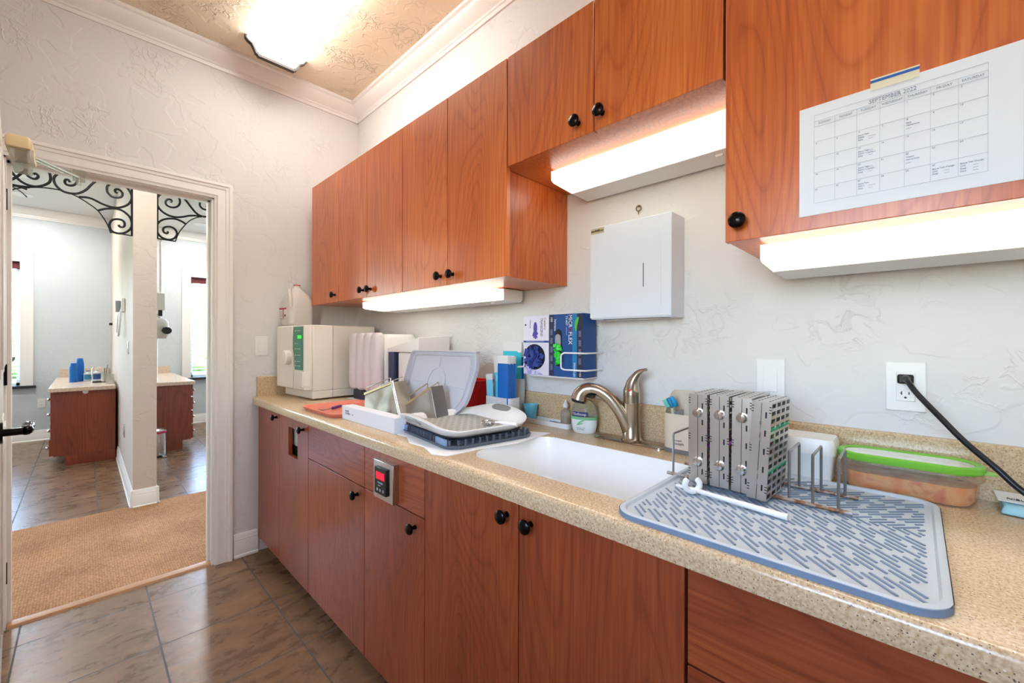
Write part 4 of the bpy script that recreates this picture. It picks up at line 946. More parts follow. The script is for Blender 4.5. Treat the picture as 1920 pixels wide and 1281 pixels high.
# --- soap bottle
so = thing('soap_bottle', 'clear oval pump bottle of white and green hand soap under the faucet spout', 'soap bottle', (1.940,-.070,Z+.0005), math.radians(12))
oval = lambda rx, ry, z: [(rx*math.cos(t), ry*math.sin(t), z) for t in [2*PI*i/32 for i in range(32)]]
def bott(ins=0, z0=0, z1=1):
    pf = [(.036,0),(.042,.006),(.047,.03),(.0495,.055),(.048,.078),(.042,.098),(.030,.114),(.018,.121),(.014,.124)]
    return [oval(max(.004,r-ins), max(.003,(r-ins)*.62), z) for r, z in pf if z0 <= z <= z1]
part('bottle_body', MB().loft(bott(0,.05,1)), pm('soap_clear', (226,230,214), .08, trans=.85, ior=1.15), so)
part('soap_fill', MB().loft(bott(-.0004,0,.05)+[oval(.0499,.0309,.054)]), pm('soap_white', (236,240,236), .3), so)
part('soap_band', MB().loft([oval(.0501,.0311,.050), oval(.0503,.0312,.059)], cap0=False, cap1=False), pm('soap_green', (120,190,140), .4), so)
part('label', MB().loft([[(x,-.0318*math.sqrt(max(0,1-(x/.0512)**2))-.0006,z) for x in [-.028+.056*i/10-0.002 for i in range(11)]] for z in (.062,.078)], close=False, cap0=False, cap1=False), pm('label_navy', (30,44,110), .4), so)
part('lettering', text_mb('Softsoap', .010, frame((-.002,-.0333,.0702),(1,0,0),(0,0,1)), wid=.046), M['white'], so)
q = MB(); q.tube(cat([(-.014,-.0325,.032),(-.006,-.0328,.040),(.004,-.033,.046),(.016,-.0325,.050)],4), [.0006+.0022*math.sin(PI*i/12) for i in range(13)], 6)
q.tube(cat([(-.016,-.0325,.030),(-.004,-.0328,.035),(.010,-.033,.040)],4), [.0004+.0016*math.sin(PI*i/8) for i in range(9)], 6)
part('leaf_print', q, pm('leaf_green', (120,206,150), .4), so)
part('small_print', join(text_mb('soothing clean', .0035, frame((-.001,-.0328,.022),(1,0,0),(0,0,1)), wid=.034), text_mb('ALOE VERA', .004, frame((-.001,-.0315,.016),(1,0,0),(0,0,1)), wid=.028)), pm('print_lilac', (150,160,190), .5), so)
b = MB(); b.lathe([(0,.124),(.0165,.124),(.0165,.136),(.006,.138),(.0045,.146),(.010,.147),(.010,.151),(0,.152)], n=24); b.tube([(0,0,.149),(-.034,-.008,.148),(-.037,-.009,.144)], .0035, 8)
part('pump', b, M['white'], so)

# --- faucet
fa = thing('kitchen_faucet', 'brushed nickel pull-out faucet with upright lever behind the sink', 'faucet', (2.135,-.085,Z))
part('deck_plate', MB().loft([rrect(2.128,-.085,.262,.058,.028,Z+.0004), rrect(2.128,-.085,.262,.058,.028,Z+.004), rrect(2.128,-.085,.25,.046,.022,Z+.008)]), M['nickel'], fa, W=True)
part('body', MB().lathe([(0,.006),(.033,.006),(.034,.012),(.029,.018),(.027,.06),(.0265,.125),(.0275,.127),(.0275,.130),(.0265,.131),(.0265,.152),(.0275,.153),(.0275,.157),(0,.157)], c=(2.135,-.085,Z), n=36), M['nickel'], fa, W=True)
lv = [(2.135,-.085,Z+.156),(2.135,-.084,Z+.175),(2.137,-.083,Z+.195),(2.145,-.082,Z+.213),(2.158,-.082,Z+.229),(2.173,-.083,Z+.238),(2.187,-.085,Z+.241)]
part('lever', MB().tube(cat(lv,4), [.0268-.0*i if i < 3 else max(.0045,.0268-.0215*((i-3)/17)**.85) for i in range(25)], 20), M['nickel'], fa, W=True)
part('temperature_dot', MB().ellipsoid((2.141,-.1115,Z+.173), .0045,.002,.0045, 16, 8), pm('dot_red', (206,34,40), .3), fa, W=True)
spt = cat([(2.130,-.088,Z+.035),(2.118,-.098,Z+.075),(2.098,-.108,Z+.112),(2.072,-.120,Z+.146),(2.043,-.133,Z+.166),(2.018,-.143,Z+.171)],5)
part('spout', MB().tube(spt, [.0235-.0045*i/len(spt) for i in range(len(spt))], 20), M['nickel'], fa, W=True)
hp = cat([(2.020,-.142,Z+.171),(2.000,-.150,Z+.167),(1.985,-.156,Z+.153),(1.979,-.159,Z+.133)],5)
sh = part('spray_head', MB().tube(hp, [.0200+.0085*(i/(len(hp)-1))**1.5 for i in range(len(hp))], 24), M['nickel'], fa, W=True)
part('nozzle', MB().tube([hp[-1], (1.9775,-.1598,Z+.124)], [.026,.0235], 24), M['black'], sh, W=True)
part('trigger', MB().ellipsoid((2.018,-.150,Z+.147), .022,.010,.007, 16, 8), M['black'], fa, W=True)

# ================================================================ ON THE WALL
# folded-towel dispenser
td = thing('towel_dispenser', 'white metal paper towel dispenser on the wall above the faucet', 'towel dispenser', (2.13,-.05,1.32))
x0, x1, yf, z0, z1 = 1.985, 2.272, -.1, 1.328, 1.641
WM = pm('enamel_white', (222,228,238), .3)
part('cabinet', MB().box(x0,x1,yf+.004,-.0008,z0-.004,z1+.002), WM, td, W=True, bevel=.003)
part('front_door', MB().box(x0-.001,x1+.001,yf,yf+.0035,z0+.0,z1), WM, td, W=True, bevel=.0015)
q = MB()
for xa in (x0+.024, x1-.034): q.box(xa,xa+.0025,yf-.0012,yf,z0+.035,z1-.04)
part('pressed_line', q, WM, td, W=True)
q = MB(); q.box(2.181,2.1835,yf-.0008,yf-.0001,1.422,1.497)
part('level_slot', q, pm('slot_grey', (84,92,110), .6), td, W=True)
part('sticker', MB().box(x0+.003,x0+.054,yf-.0012,yf-.0001,z1-.022,z1-.003), pm('sticker_tan', (186,174,140), .5), td, W=True)
part('sticker_text', text_mb('www.BOBRIK.com', .0075, FY(x0+.0285,yf-.0016,z1-.0125), wid=.048), M['black'], td, W=True)
q = MB(); q.loft([rrect(2.13,-.055,.235,.038,.018,z0-.0048), rrect(2.13,-.055,.235,.038,.018,z0-.0036)]); part('opening', q, pm('opening_dark', (40,42,46), .7), td, W=True)
q = MB(); q.loft([rrect(2.133,-.050,.225,.030,.012,z0-.0075), rrect(2.133,-.050,.225,.030,.012,z0-.005)]); part('paper_towels', q, M['whitem'], td, W=True)
# key hook above
kh = thing('key_on_hook', 'small metal key on a nail just above the towel dispenser', 'key', (2.117,-.004,1.706))
q = MB(); q.tube([(2.117+.009*math.cos(t),-.006,1.706+.009*math.sin(t)) for t in [2*PI*i/20 for i in range(20)]], .0022, 6, closed=True); q.cyl((2.117,-.0005,1.712),(2.117,-.012,1.712),.0018,n=8)
q.box(2.1155,2.1185,-.0075,-.0055,1.684,1.698)
part('key_body', q, pm('key_brass', (140,122,92), .35, metal=.8), kh, W=True)

# glove boxes in a wire holder
gx0, gxm, gx1, gz0, gz1, gy = 1.669, 1.800, 1.955, 1.1175, 1.349, -.1
def gbox(x0, x1, name, label, mats, hole):
    t = thing('glove_box', label, 'glove box', ((x0+x1)/2,gy+.04,gz0), 0, 'glove boxes in the wall holder')
    part('carton', MB().box(x0,x1,gy,gy+.082,gz0,gz1), mats, t, W=True, bevel=.001); return t
GW = pm('carton_lilac_white', (222,220,236), .5)
t = gbox(gx0, gxm-.001, '', 'white glove box with crumpled navy gloves showing in its opening', GW, 0)
y = gy-.0006
fr_ = lambda x, z: frame((x,y,z),(0,0,-1),(1,0,0))     # lettering turned to read downward
part('label_bar', MB().box(gx0+.0005,gxm-.0015,y,gy,1.243,1.2505), pm('bar_blue', (44,74,150), .5), t, W=True)
part('bar_print', text_mb('NITRILE EXAMINATION GLOVES', .003, FY(gx0+.06,y-.0003,1.247), wid=.09), GW, t, W=True)
tx = text_mb('TRANSCEND', .011, fr_(gx0+.094,1.302), wid=.070)
part('brand_text', tx, pm('text_dark_blue', (50,56,110), .5), t, W=True)
part('brand_text', text_mb('Cranberry', .009, fr_(gx0+.111,1.316), wid=.045), pm('text_brown', (150,84,70), .5), t, W=True)
part('brand_text', text_mb('Nitrile', .006, fr_(gx0+.036,1.316), wid=.03), M['ink'], t, W=True)
q = MB(); q.cyl((gx0+.011,y,1.313),(gx0+.011,gy,1.313),.004,n=14); part('brand_dot', q, pm('dot_navy', (40,44,120), .5), t, W=True)
q = MB(); q.ellipsoid((gx0+.062,gy,1.300),.010,.0012,.024,14,8)
for k, (dx, dz, a) in enumerate(((-.012,.018,.3),(-.006,.026,.12),(.002,.030,0),(.009,.026,-.15),(.013,.012,-.5))):
    q.tube([(gx0+.062+dx*.4,gy-.0004,1.290-dz*.2),(gx0+.062+dx,gy-.0004,1.287-dz)], .0028, 6)
part('glove_picture', q, pm('picture_violet', (84,74,170), .5), t, W=True)
# opening with crumpled gloves
random.seed(3)
hx, hz_, hr = gx0+.058, 1.187, .050
dsk = [(min(max(hx+hr*1.08*math.cos(a), gx0+.003),gxm-.02), y+.0001, hz_+hr*math.sin(a)) for a in [2*PI*i/40 for i in range(40)]]
part('opening', MB().loft([dsk,[(p[0],gy-.0001,p[2]) for p in dsk]]), pm('opening_navy', (14,18,44), .7), t, W=True)
NV = pm('nitrile_navy', (52,70,150), .38)
q = MB()
for i in range(46):
    a = random.uniform(0,2*PI); r = hr*.86*math.sqrt(random.random())
    c = Vector((max(gx0+.014,hx+r*math.cos(a)), gy-.002-random.random()*.008, hz_+r*math.sin(a)*.95))
    st_ = len(q.v); q.loft([[(-.014,0,-.008),(.012,.002,-.010),(.014,-.003,.006),(-.010,.001,.010)],[(-.012,.003,-.007),(.010,.005,-.008),(.012,0,.005),(-.008,.004,.008)]])
    q.xf(Matrix.Translation(c) @ Euler((random.uniform(-.9,.9),random.uniform(0,6.28),random.uniform(-.9,.9))).to_matrix().to_4x4() @ Matrix.Diagonal((.95,1,.95,1)), st_)
o = part('gloves', q, NV, t, W=True, bevel=.002, label='crumpled navy nitrile gloves', ang=70); o['kind'] = 'stuff'
q = MB(); q.prism([(gx0+.001,1.215),(gx0+.014,1.19),(gx0+.012,1.16),(gx0+.05,1.135),(gx0+.075,1.13),(gx0+.105,1.119),(gx0+.001,1.119)], 'y', y, gy)
part('picture_panel', q, noisecol('panel_violet', [(.42,(222,220,240)),(.5,(150,140,214)),(.58,(206,200,236))], 22, 2, .5), t, W=True)
t = gbox(gxm+.001, gx1, '', 'dark blue glove box with bright green gloves in a tall oval opening', pm('carton_blue', (22,74,140), .45), 0)
part('dark_edge', MB().box(gxm+.0012,gxm+.0235,y,gy,gz0+.001,gz1-.002), pm('edge_navy', (40,42,74), .5), t, W=True)
part('side_stripe', MB().box(gx1-.026,gx1-.0005,y,gy,gz0+.001,gz1-.002), pm('edge_navy2', (40,42,74), .5), t, W=True)
part('blue_field', MB().box(gx1-.046,gx1-.026,y+.0001,gy,gz0+.001,gz1-.001), pm('field_blue', (24,120,176), .45), t, W=True)
part('brand_text', text_mb('MICR', .0165, fr_(gx1-.056,1.322), wid=.045), M['white'], t, W=True)
part('brand_text', text_mb('FLEX', .0165, fr_(gx1-.056,1.260), wid=.045), M['white'], t, W=True)
part('red_letter', text_mb('O', .0165, fr_(gx1-.056,1.2905), wid=.014), pm('letter_red', (206,40,60), .5), t, W=True)
part('brand_text', text_mb('73-837', .0085, fr_(gx1-.072,1.324), wid=.035), M['white'], t, W=True)
part('brand_text', text_mb('NEOPRO EC', .005, fr_(gx1-.072,1.286), wid=.03), pm('text_pale', (150,176,206), .5), t, W=True)
part('brand_text', text_mb('Performance', .009, fr_(gxm+.030,1.309), wid=.042), M['white'], t, W=True)
part('brand_text', text_mb('100', .010, fr_(gxm+.013,1.331), wid=.017), M['white'], t, W=True)
part('brand_text', text_mb('MICROFLEX', .008, fr_(gx1-.037,1.145), wid=.050), M['white'], t, W=True)
part('brand_text', text_mb('100', .009, fr_(gx1-.012,1.132), wid=.018), M['white'], t, W=True)
q = MB()
for k in range(5): q.box(gxm+.007,gxm+.018,y-.0003,gy,1.140+k*.033,1.162+k*.033)
for k in range(4): q.box(gx1-.019,gx1-.008,y-.0003,gy,1.165+k*.033,1.187+k*.033)
part('icon_blocks', q, pm('icon_grey', (96,102,134), .6), t, W=True)
q = MB(); q.tube(cat([(gx1-.02,y,1.335),(gx1-.026,y,1.32),(gx1-.03,y,1.30),(gx1-.03,y,1.285)],3), [.003,.004,.005,.006,.006,.005,.005,.004,.003,.002], 8); part('green_picture', q, pm('picture_green', (90,196,60), .5), t, W=True)
ocx, ow = gxm+.045, .017
stad = [(ocx+ow*math.cos(a), (1.273 if math.sin(a) > 0 else 1.175)+ow*math.sin(a)*1.2) for a in [2*PI*i/36 for i in range(36)]]
part('opening', MB().loft([[(x,y+.0001,z) for x, z in stad],[(x,gy-.0001,z) for x, z in stad]]), pm('opening_black', (24,26,36), .7), t, W=True)
stad2 = [(ocx-.002+.013*math.cos(a), (1.262 if math.sin(a) > 0 else 1.225)+.013*math.sin(a)) for a in [2*PI*i/36 for i in range(36)]]
part('opening_liner', MB().loft([[(x,y-.0003,z) for x, z in stad2],[(x,y,z) for x, z in stad2]]), pm('liner_grey', (150,158,168), .6), t, W=True)
q = MB()
for i in range(26):
    c = Vector((ocx+random.uniform(-.011,.012), gy-.002-random.random()*.005, random.uniform(1.168,1.238)))
    st_ = len(q.v); q.loft([[(-.010,0,-.007),(.010,.002,-.008),(.011,-.003,.005),(-.008,.001,.008)],[(-.008,.003,-.006),(.008,.005,-.006),(.009,0,.004),(-.006,.004,.006)]])
    q.xf(Matrix.Translation(c) @ Euler((random.uniform(-.8,.8),random.uniform(0,6.28),random.uniform(-.8,.8))).to_matrix().to_4x4(), st_)
o = part('gloves', q, pm('nitrile_green', (40,206,60), .4), t, W=True, bevel=.0015, label='crumpled bright green gloves', ang=70); o['kind'] = 'stuff'
wh = thing('wire_holder', 'white wire wall holder gripping the two glove boxes', 'wire holder', (1.81,-.05,1.115))
WW = pm('white_wire', (236,236,240), .3)
for pts in ([(1.975,-.001,1.206),(1.975,-.112,1.206),(1.968,-.118,1.206),(1.885,-.118,1.206),(1.873,-.118,1.200),(1.871,-.118,1.194),(1.871,-.118,1.156),(1.873,-.118,1.150),(1.885,-.118,1.145),(1.968,-.118,1.145),(1.975,-.112,1.145),(1.975,-.001,1.145)],
            [(1.650,-.001,1.206),(1.650,-.112,1.206),(1.655,-.118,1.206),(1.673,-.118,1.205)], [(1.650,-.001,1.145),(1.650,-.112,1.145),(1.655,-.118,1.145),(1.685,-.118,1.147),(1.690,-.118,1.160)]):
    part('wire', MB().tube(pts, .0031, 8), WW, wh, W=True)
part('shelf', MB().box(1.69,1.95,-.09,-.001,1.110,1.1165), WW, wh, W=True, bevel=.002)

# ================================================================ RIGHT SIDE OF THE WORKTOP
# caddy with toothbrush
cd = thing('sink_caddy', 'beige rounded caddy standing between the faucet and the steel cassettes', 'caddy', (2.305,-.072,Z))
BG = pm('caddy_beige', (214,198,176), .45)
def cring(s, z, zb=None, ins=0):
    out = []
    for p in rrect(2.303,-.070,.112-ins,.084-ins,.030-ins/3,z,6):
        k = (p[1]+.070+.042)/.084
        zz = z if zb is None else z+(zb-z)*max(0,min(1,(k-.25)/.6))**1.2
        out.append((p[0],p[1],zz))
    return out
part('caddy_body', MB().loft([cring(1,Z+.012), cring(1,Z+.115,Z+.180), cring(1,Z+.115,Z+.180,.005), cring(1,Z+.016,None,.005)]), BG, cd, W=True)
part('caddy_foot', MB().loft([rrect(2.303,-.070,.120,.092,.034,Z+.0005), rrect(2.303,-.070,.116,.088,.032,Z+.012)]), pm('foot_grey', (110,108,106), .5), cd, W=True)
part('divider', MB().box(2.281,2.284,-.105,-.035,Z+.016,Z+.120), pm('divider_grey', (168,172,176), .5), cd, W=True)
x = text_mb('Joseph', .006, FY(2.297,-.1126,Z+.038), wid=.026); join(x, text_mb('Joseph', .008, FY(2.30,-.1126,Z+.029), wid=.032))
part('lettering', x, pm('lettering_dark', (70,66,62), .5), cd, W=True)
tb = thing('toothbrush', 'blue and green toothbrush leaning in the beige caddy', 'toothbrush', (2.265,-.085,Z+.02))
part('handle', MB().tube([(2.274,-.075,Z+.020),(2.268,-.080,Z+.13)], .0042, 8), pm('brush_cream', (206,206,170), .4), tb, W=True)
part('head', MB().tube(cat([(2.268,-.080,Z+.128),(2.264,-.083,Z+.142),(2.256,-.086,Z+.158)],4), [.004,.005,.006,.0065,.0065,.0065,.006,.005,.004], 10), pm('brush_teal', (32,128,170), .4), tb, W=True)
part('bristles', MB().box(-.012,.012,-.004,.010,-.010,.002).xf(Matrix.Translation((2.2575,-.090,Z+.143)) @ Matrix.Rotation(math.radians(62),4,'Y')), pm('bristle_blue_green', (96,190,170), .7), tb, W=True)
tb = thing('dental_tool', 'bright blue ended dental tool standing in the beige caddy', 'dental tool', (2.275,-.07,Z+.02))
part('shaft', MB().tube([(2.286,-.066,Z+.020),(2.277,-.072,Z+.135)], .003, 8), M['chrome'], tb, W=True)
part('blue_end', MB().tube(cat([(2.277,-.072,Z+.132),(2.270,-.077,Z+.150),(2.264,-.080,Z+.163)],4), [.003,.006,.0075,.008,.008,.0075,.0065,.005,.003], 12), pm('tool_blue', (30,150,204), .35), tb, W=True)

# drying mat
mt = thing('drying_mat', 'large grey silicone drying mat with herringbone ribs on the worktop', 'drying mat', (2.61,-.386,Z+.0005))
MG = pm('mat_blue_grey', (190,199,206), .5); MR = pm('mat_groove', (122,140,162), .55)
mx, my, mw, md = 2.610, -.386, .450, .492
def mr(ins, z): return rrect(mx, my, mw-2*ins, md-2*ins, .045-ins*.6, z, 8)
part('mat_body', MB().loft([mr(0,Z+.0006), mr(0,Z+.0105), mr(.004,Z+.0125), mr(.009,Z+.0115), mr(.012,Z+.006), mr(.016,Z+.0055)]), MG, mt, W=True)
part('mat_edge', MB().loft([mr(-.0012,Z+.0008), mr(-.0012,Z+.0098)], cap0=False, cap1=False), MR, mt, W=True)
rb_ = MB(); cnt = 0
def slot(xa, ya, xb, yb):
    a = Vector((xa,ya,Z+.0058)); c = Vector((xb,yb,Z+.0058)); d_ = (c-a).normalized(); nn = Vector((-d_.y,d_.x,0))*.0017
    rb_.loft([[a-nn,a+nn,c+nn,c-nn],[p+Vector((0,0,.0016)) for p in (a-nn,a+nn,c+nn,c-nn)]])
x0, x1, y0, y1 = mx-mw/2+.022, mx+mw/2-.022, my-md/2+.022, my+md/2-.022
# herringbone: slots fall to the front right in the front field and rise to the back right in the rear field
YB_ = -.345; r2 = math.sqrt(.5)
def field(ya, yb, sg):
    for k in range(-30, 60):
        xo = x0+k*.0158; odd = k % 2; s_ = (0 if not odd else .030)-(.0105*(k % 4 == 0)); j = 0
        while s_ < .75:
            ln = (.066 if (j % 2 == 0) else .030) if not odd else (.036 if (j % 2 == 0) else .056)
            a_, e_ = s_, s_+ln
            # walk from the front edge (or the wall edge) toward the middle line
            P_ = lambda q: (xo - r2*q, (ya + r2*q) if sg > 0 else (ya - r2*q))
            pa, pe = P_(a_), P_(e_)
            lo, hi = min(ya, yb), max(ya, yb)
            ok = lambda p: x0 < p[0] < x1 and lo <= p[1] <= hi
            n = 16; run = None
            for i in range(n+1):
                p = (pa[0]+(pe[0]-pa[0])*i/n, pa[1]+(pe[1]-pa[1])*i/n)
                if ok(p) and run is None: run = p
                if (not ok(p) or i == n) and run is not None:
                    if math.hypot(p[0]-run[0], p[1]-run[1]) > .009: slot(run[0], run[1], p[0], p[1])
                    run = None
            s_ += ln+.020; j += 1
field(y0, YB_, 1); field(y1, YB_, -1)
o = part('ribs', rb_, MR, mt, W=True); o['kind'] = 'stuff'

# cassette rack
MZ = Z+.0075
rk = thing('cassette_rack', 'rusty wire rack holding four steel cassettes on the drying mat', 'rack', (2.54,-.29,MZ))
RUST = noisecol('rusty_wire', [(.42,(168,166,166)),(.52,(150,112,84)),(.62,(104,62,40)),(.72,(176,168,160))], 60, 3, .5, Metallic=.6)
for yy in (-.342,-.236): part('rail', MB().cyl((2.368,yy,MZ+.0045),(2.718,yy,MZ+.0045),.0040,n=10), RUST, rk, W=True)
for xx in (2.381,2.4275,2.4775,2.521,2.578,2.618,2.657,2.697):
    pts = [(xx,-.339,MZ+.006),(xx,-.339,MZ+.097),(xx,-.336,MZ+.101),(xx,-.242,MZ+.101),(xx,-.239,MZ+.097),(xx,-.239,MZ+.006)]
    part('hoop', MB().tube(pts, .0026, 8), M['wire'], rk, W=True)
# cassettes
CS = pm('cassette_steel', (206,202,198), .3, metal=1)
def cassette(label, x0, x1, y0, y1, z0, z1, lean, knobs, accent):
    w, d, h = x1-x0, y1-y0, z1-z0
    t = thing('instrument_cassette', label, 'instrument cassette', ((x0+x1)/2, y0, z0), 0, 'steel cassettes standing in the rack', rot=(0, lean[0], lean[1]))
    th = .0012; hw_ = w/2
    # two shells closing on a seam; side faces are perforated grids of bars
    for s in (-1, 1):
        b = MB(); xa, xb = (-hw_, -.0004) if s < 0 else (.0004, hw_)
        b.box(xa, xb, 0, th, 0, h); b.box(xa, xb, d-th, d, 0, h); b.box(xa, xb, th, d-th, 0, th); b.box(xa, xb, th, d-th, h-th, h)
        xs0, xs1 = (-hw_, -hw_+th) if s < 0 else (hw_-th, hw_)
        nz, ny = 13, 4
        for i in range(nz+1): zc = h*i/nz; b.box(xs0, xs1, th, d-th, max(th, zc-.0032), min(h-th, zc+.0032))
        for j in range(ny+1): yc = d*j/ny; b.box(xs0, xs1, max(th, yc-.004), min(d-th, yc+.004), th, h-th)
        part('shell', b, CS, t)
    part('seam', MB().box(-.0005,.0005,-.0003,.0,.002,h-.002), M['black'], t)
    # slots punched through the front and top
    q = MB(); 
    for k in range(5): zc = h*(.13+.185*k); q.box(hw_*.42,hw_*.42+.0028,-.0004,.0002,zc-.006,zc+.006)
    part('front_slots', q, M['black'], t)
    q = MB()
    for s in (-1, 1):
        for zc in (h*.09, h*.49, h*.90):
            for k in range(3): q.box(s*hw_-(.004 if s > 0 else -.0),s*hw_+(0 if s > 0 else .004),-.0004,.0002,zc+k*.0055-.0013,zc+k*.0055+.0004)
    part('edge_notches', q, M['black'], t)
    q = MB()
    for k in range(7):
        for s in (-1, 1): q.box(s*hw_*.5-.0015,s*hw_*.5+.0015,.012+k*.018+(.006 if s > 0 else 0),.020+k*.018+(.006 if s > 0 else 0),h-.0002,h+.0004)
    part('top_slots', q, M['black'], t)
    if knobs:
        for zc in (h*.79, h*.235):
            kb = MB(); kb.lathe([(0,0),(.0108,0),(.0108,-.003),(.0095,-.0045),(.0078,-.008),(0,-.009)], c=(0,-.0002,zc), ax='y', n=22); kb.box(-.0015,.0015,-.0115,-.007,zc-.0075,zc+.0075)
            part('latch_knob', kb, M['chrome'], t)
    else:
        kb = MB(); kb.tube(cat([(-.002,-.001,h*.80),(.001,-.004,h*.74),(-.001,-.001,h*.66),(.0015,-.003,h*.60)],4), .0009, 6); kb.tube(cat([(.0,-.001,h*.30),(.002,-.004,h*.24),(.0,-.001,h*.16)],4), .0009, 6)
        part('spring_latch', kb, M['chrome'], t)
    q = MB(); random.seed(int(x0*1000))
    for k in range(6):
        xx = -hw_*.55+hw_*1.1*(k % 3)/2; yy = d*(.2+.13*k)
        q.cyl((xx,yy,.006),(xx*.6,yy,h-.008),.0024,n=8)
    part('instruments', q, M['chrome'], t)
    for col, zc in accent:
        q = MB()
        for k in range(16):
            yy = .007+k*(d-.014)/15
            st_ = len(q.v); q.lathe([(.0028,-.0018),(.0046,-.0012),(.0046,.0012),(.0028,.0018)], ax='y', n=10, c=(0,yy,zc))
        q.cyl((0,.003,zc),(0,d-.003,zc),.003,n=8)
        q2 = MB(); q2.v = [Vector((v.x+s*(hw_-.0034), v.y, v.z)) for s in (-1,1) for v in q.v]; n_ = len(q.v)
        q2.f = [f for f in q.f]+[tuple(i+n_ for i in f) for f in q.f]; q2.m = [0]*len(q2.f)
        part('silicone_rail', q2, col, t)
    return t
GR = pm('silicone_green', (24,150,104), .45); PU = pm('silicone_purple', (120,50,140), .45); PK = pm('silicone_pink', (206,60,190), .45)
zb, zt = MZ+.011, 1.132
cassette('steel cassette next to the beige caddy, first from the left in the rack', 2.435,2.4745,-.384,-.236,zb,zt,(0,0),True,[(PU,.08)])
cassette('steel cassette second from the left in the rack, between two upright ones', 2.4805,2.5185,-.384,-.236,zb,zt,(0,0),True,[(PK,.095)])
cassette('steel cassette third from the left in the rack, beside the leaning one', 2.5235,2.5605,-.386,-.24,zb,zt,(math.radians(.6),0),True,[(PK,.095)])
cassette('leaning steel cassette at the right end with green silicone rails showing', 2.5555,2.5905,-.398,-.268,zb-.002,zt-.002,(math.radians(3.0),math.radians(-3)),False,[(GR,.056),(GR,.140)])
# bright pink silicone between the second and third
# mirror / cheek retractor stick
sk_ = thing('plastic_wand', 'white plastic stick with a hooked collar lying on the drying mat', 'plastic stick', (2.53,-.436,MZ+.006))
part('stick', MB().tube([(2.424,-.424,MZ+.007),(2.46,-.430,MZ+.0085),(2.636,-.445,MZ+.005)], [.0028,.0045,.0062], 12), M['white'], sk_, W=True)
c_ = Vector((2.462,-.434,MZ+.020)); rt = Vector((.717,.697,0)); 
arc = [c_+rt*(.0155*math.cos(a))+Vector((0,0,1))*(.0145*math.sin(a)) for a in [math.radians(128+ 284*i/16) for i in range(17)]]
part('collar_hook', MB().tube(arc, [.0052]+[.0062]*15+[.0052], 10), M['white'], sk_, W=True)
# white lidded box
lb = thing('wipe_box', 'white lidded plastic box behind the wire rack', 'lidded box', (2.612,-.095,MZ))
part('box_body', MB().loft([rrect(2.612,-.104,.100,.082,.012,MZ+.001), rrect(2.612,-.104,.110,.092,.014,MZ+.062)]), M['white'], lb, W=True)
part('lid', MB().loft([rrect(2.612,-.104,.116,.098,.016,MZ+.062), rrect(2.612,-.104,.116,.098,.016,MZ+.086), rrect(2.612,-.104,.108,.090,.016,MZ+.097)]), pm('lid_white', (238,236,230), .35), lb, W=True)
# food container with green lid
fc = thing('food_container', 'clear oblong container of orange food with a green rimmed lid', 'food container', (2.785,-.085,Z+.001), math.radians(1.5))
cl_ = M['clear']
fw, fd = .232, .105
part('container_wall', MB().loft([rrect(0,0,fw-.034,fd-.026,.036,.0), rrect(0,0,fw-.022,fd-.016,.042,.010), rrect(0,0,fw-.012,fd-.008,.046,.052), rrect(0,0,fw,fd,.05,.053), rrect(0,0,fw,fd,.05,.056), rrect(0,0,fw-.008,fd-.006,.047,.058), rrect(0,0,fw-.008,fd-.006,.047,.070)]), glassy('container_clear', (250,238,222), .07, .16, .15), fc, ang=50)
part('food', MB().loft([rrect(0,0,fw-.040,fd-.032,.034,.002), rrect(0,0,fw-.028,fd-.022,.038,.012), rrect(0,0,fw-.022,fd-.018,.04,.040), rrect(0,0,fw-.05,fd-.04,.03,.042)]), noisecol('orange_food', [(.3,(222,104,24)),(.45,(236,150,40)),(.58,(240,184,110)),(.7,(212,84,36))], 26, 4, .5, bump=.4), fc, label='orange sliced food')
part('lid_rim', MB().loft([rrect(0,0,fw-.004,fd-.004,.05,.066), rrect(0,0,fw+.002,fd+.002,.052,.070), rrect(0,0,fw+.002,fd+.002,.052,.080), rrect(0,0,fw-.008,fd-.008,.048,.083), rrect(0,0,fw-.026,fd-.026,.04,.081), rrect(0,0,fw-.026,fd-.026,.04,.077)]), pm('lid_green', (126,200,62), .35), fc, label='bright green lid rim')
part('lid_window', MB().loft([rrect(0,0,fw-.027,fd-.027,.04,.077), rrect(0,0,fw-.027,fd-.027,.04,.0795)]), pm('lid_window', (222,222,206), .2, trans=.4), fc)
part('lid_tab', MB().loft([rrect(fw/2+.004,-.015,.018,.028,.008,.070), rrect(fw/2+.004,-.015,.018,.028,.008,.073)]), pm('tab_green', (150,214,96), .35), fc)
# packet at the right edge
pk = thing('wipe_packet', 'white and pale blue packet at the right edge of the worktop', 'packet', (2.97,-.07,Z+.0005))
b = MB(); b.loft([[(2.925,-.006-.0,Z+.002),(2.917,-.108,Z+.002),(3.06,-.125,Z+.002),(3.06,-.03,Z+.002)],[(2.923,-.025,Z+.022),(2.925,-.100,Z+.018),(3.06,-.115,Z+.020),(3.06,-.035,Z+.024)]])
part('packet_body', b, pm('packet_blue', (164,214,226), .4), pk, W=True, bevel=.004)
part('packet_flap', MB().loft([[(2.915,-.03,Z+.026),(2.917,-.085,Z+.021),(3.06,-.10,Z+.023),(3.06,-.035,Z+.028)],[(2.915,-.03,Z+.0275),(2.917,-.085,Z+.0225),(3.06,-.10,Z+.0245),(3.06,-.035,Z+.0295)]]), M['white'], pk, W=True)
part('packet_print', text_mb('NIBUL', .010, frame((2.944,-.074,Z+.0252),(.99,-.10,0),(.1,.99,.07)), wid=.03), M['ink'], pk, W=True)
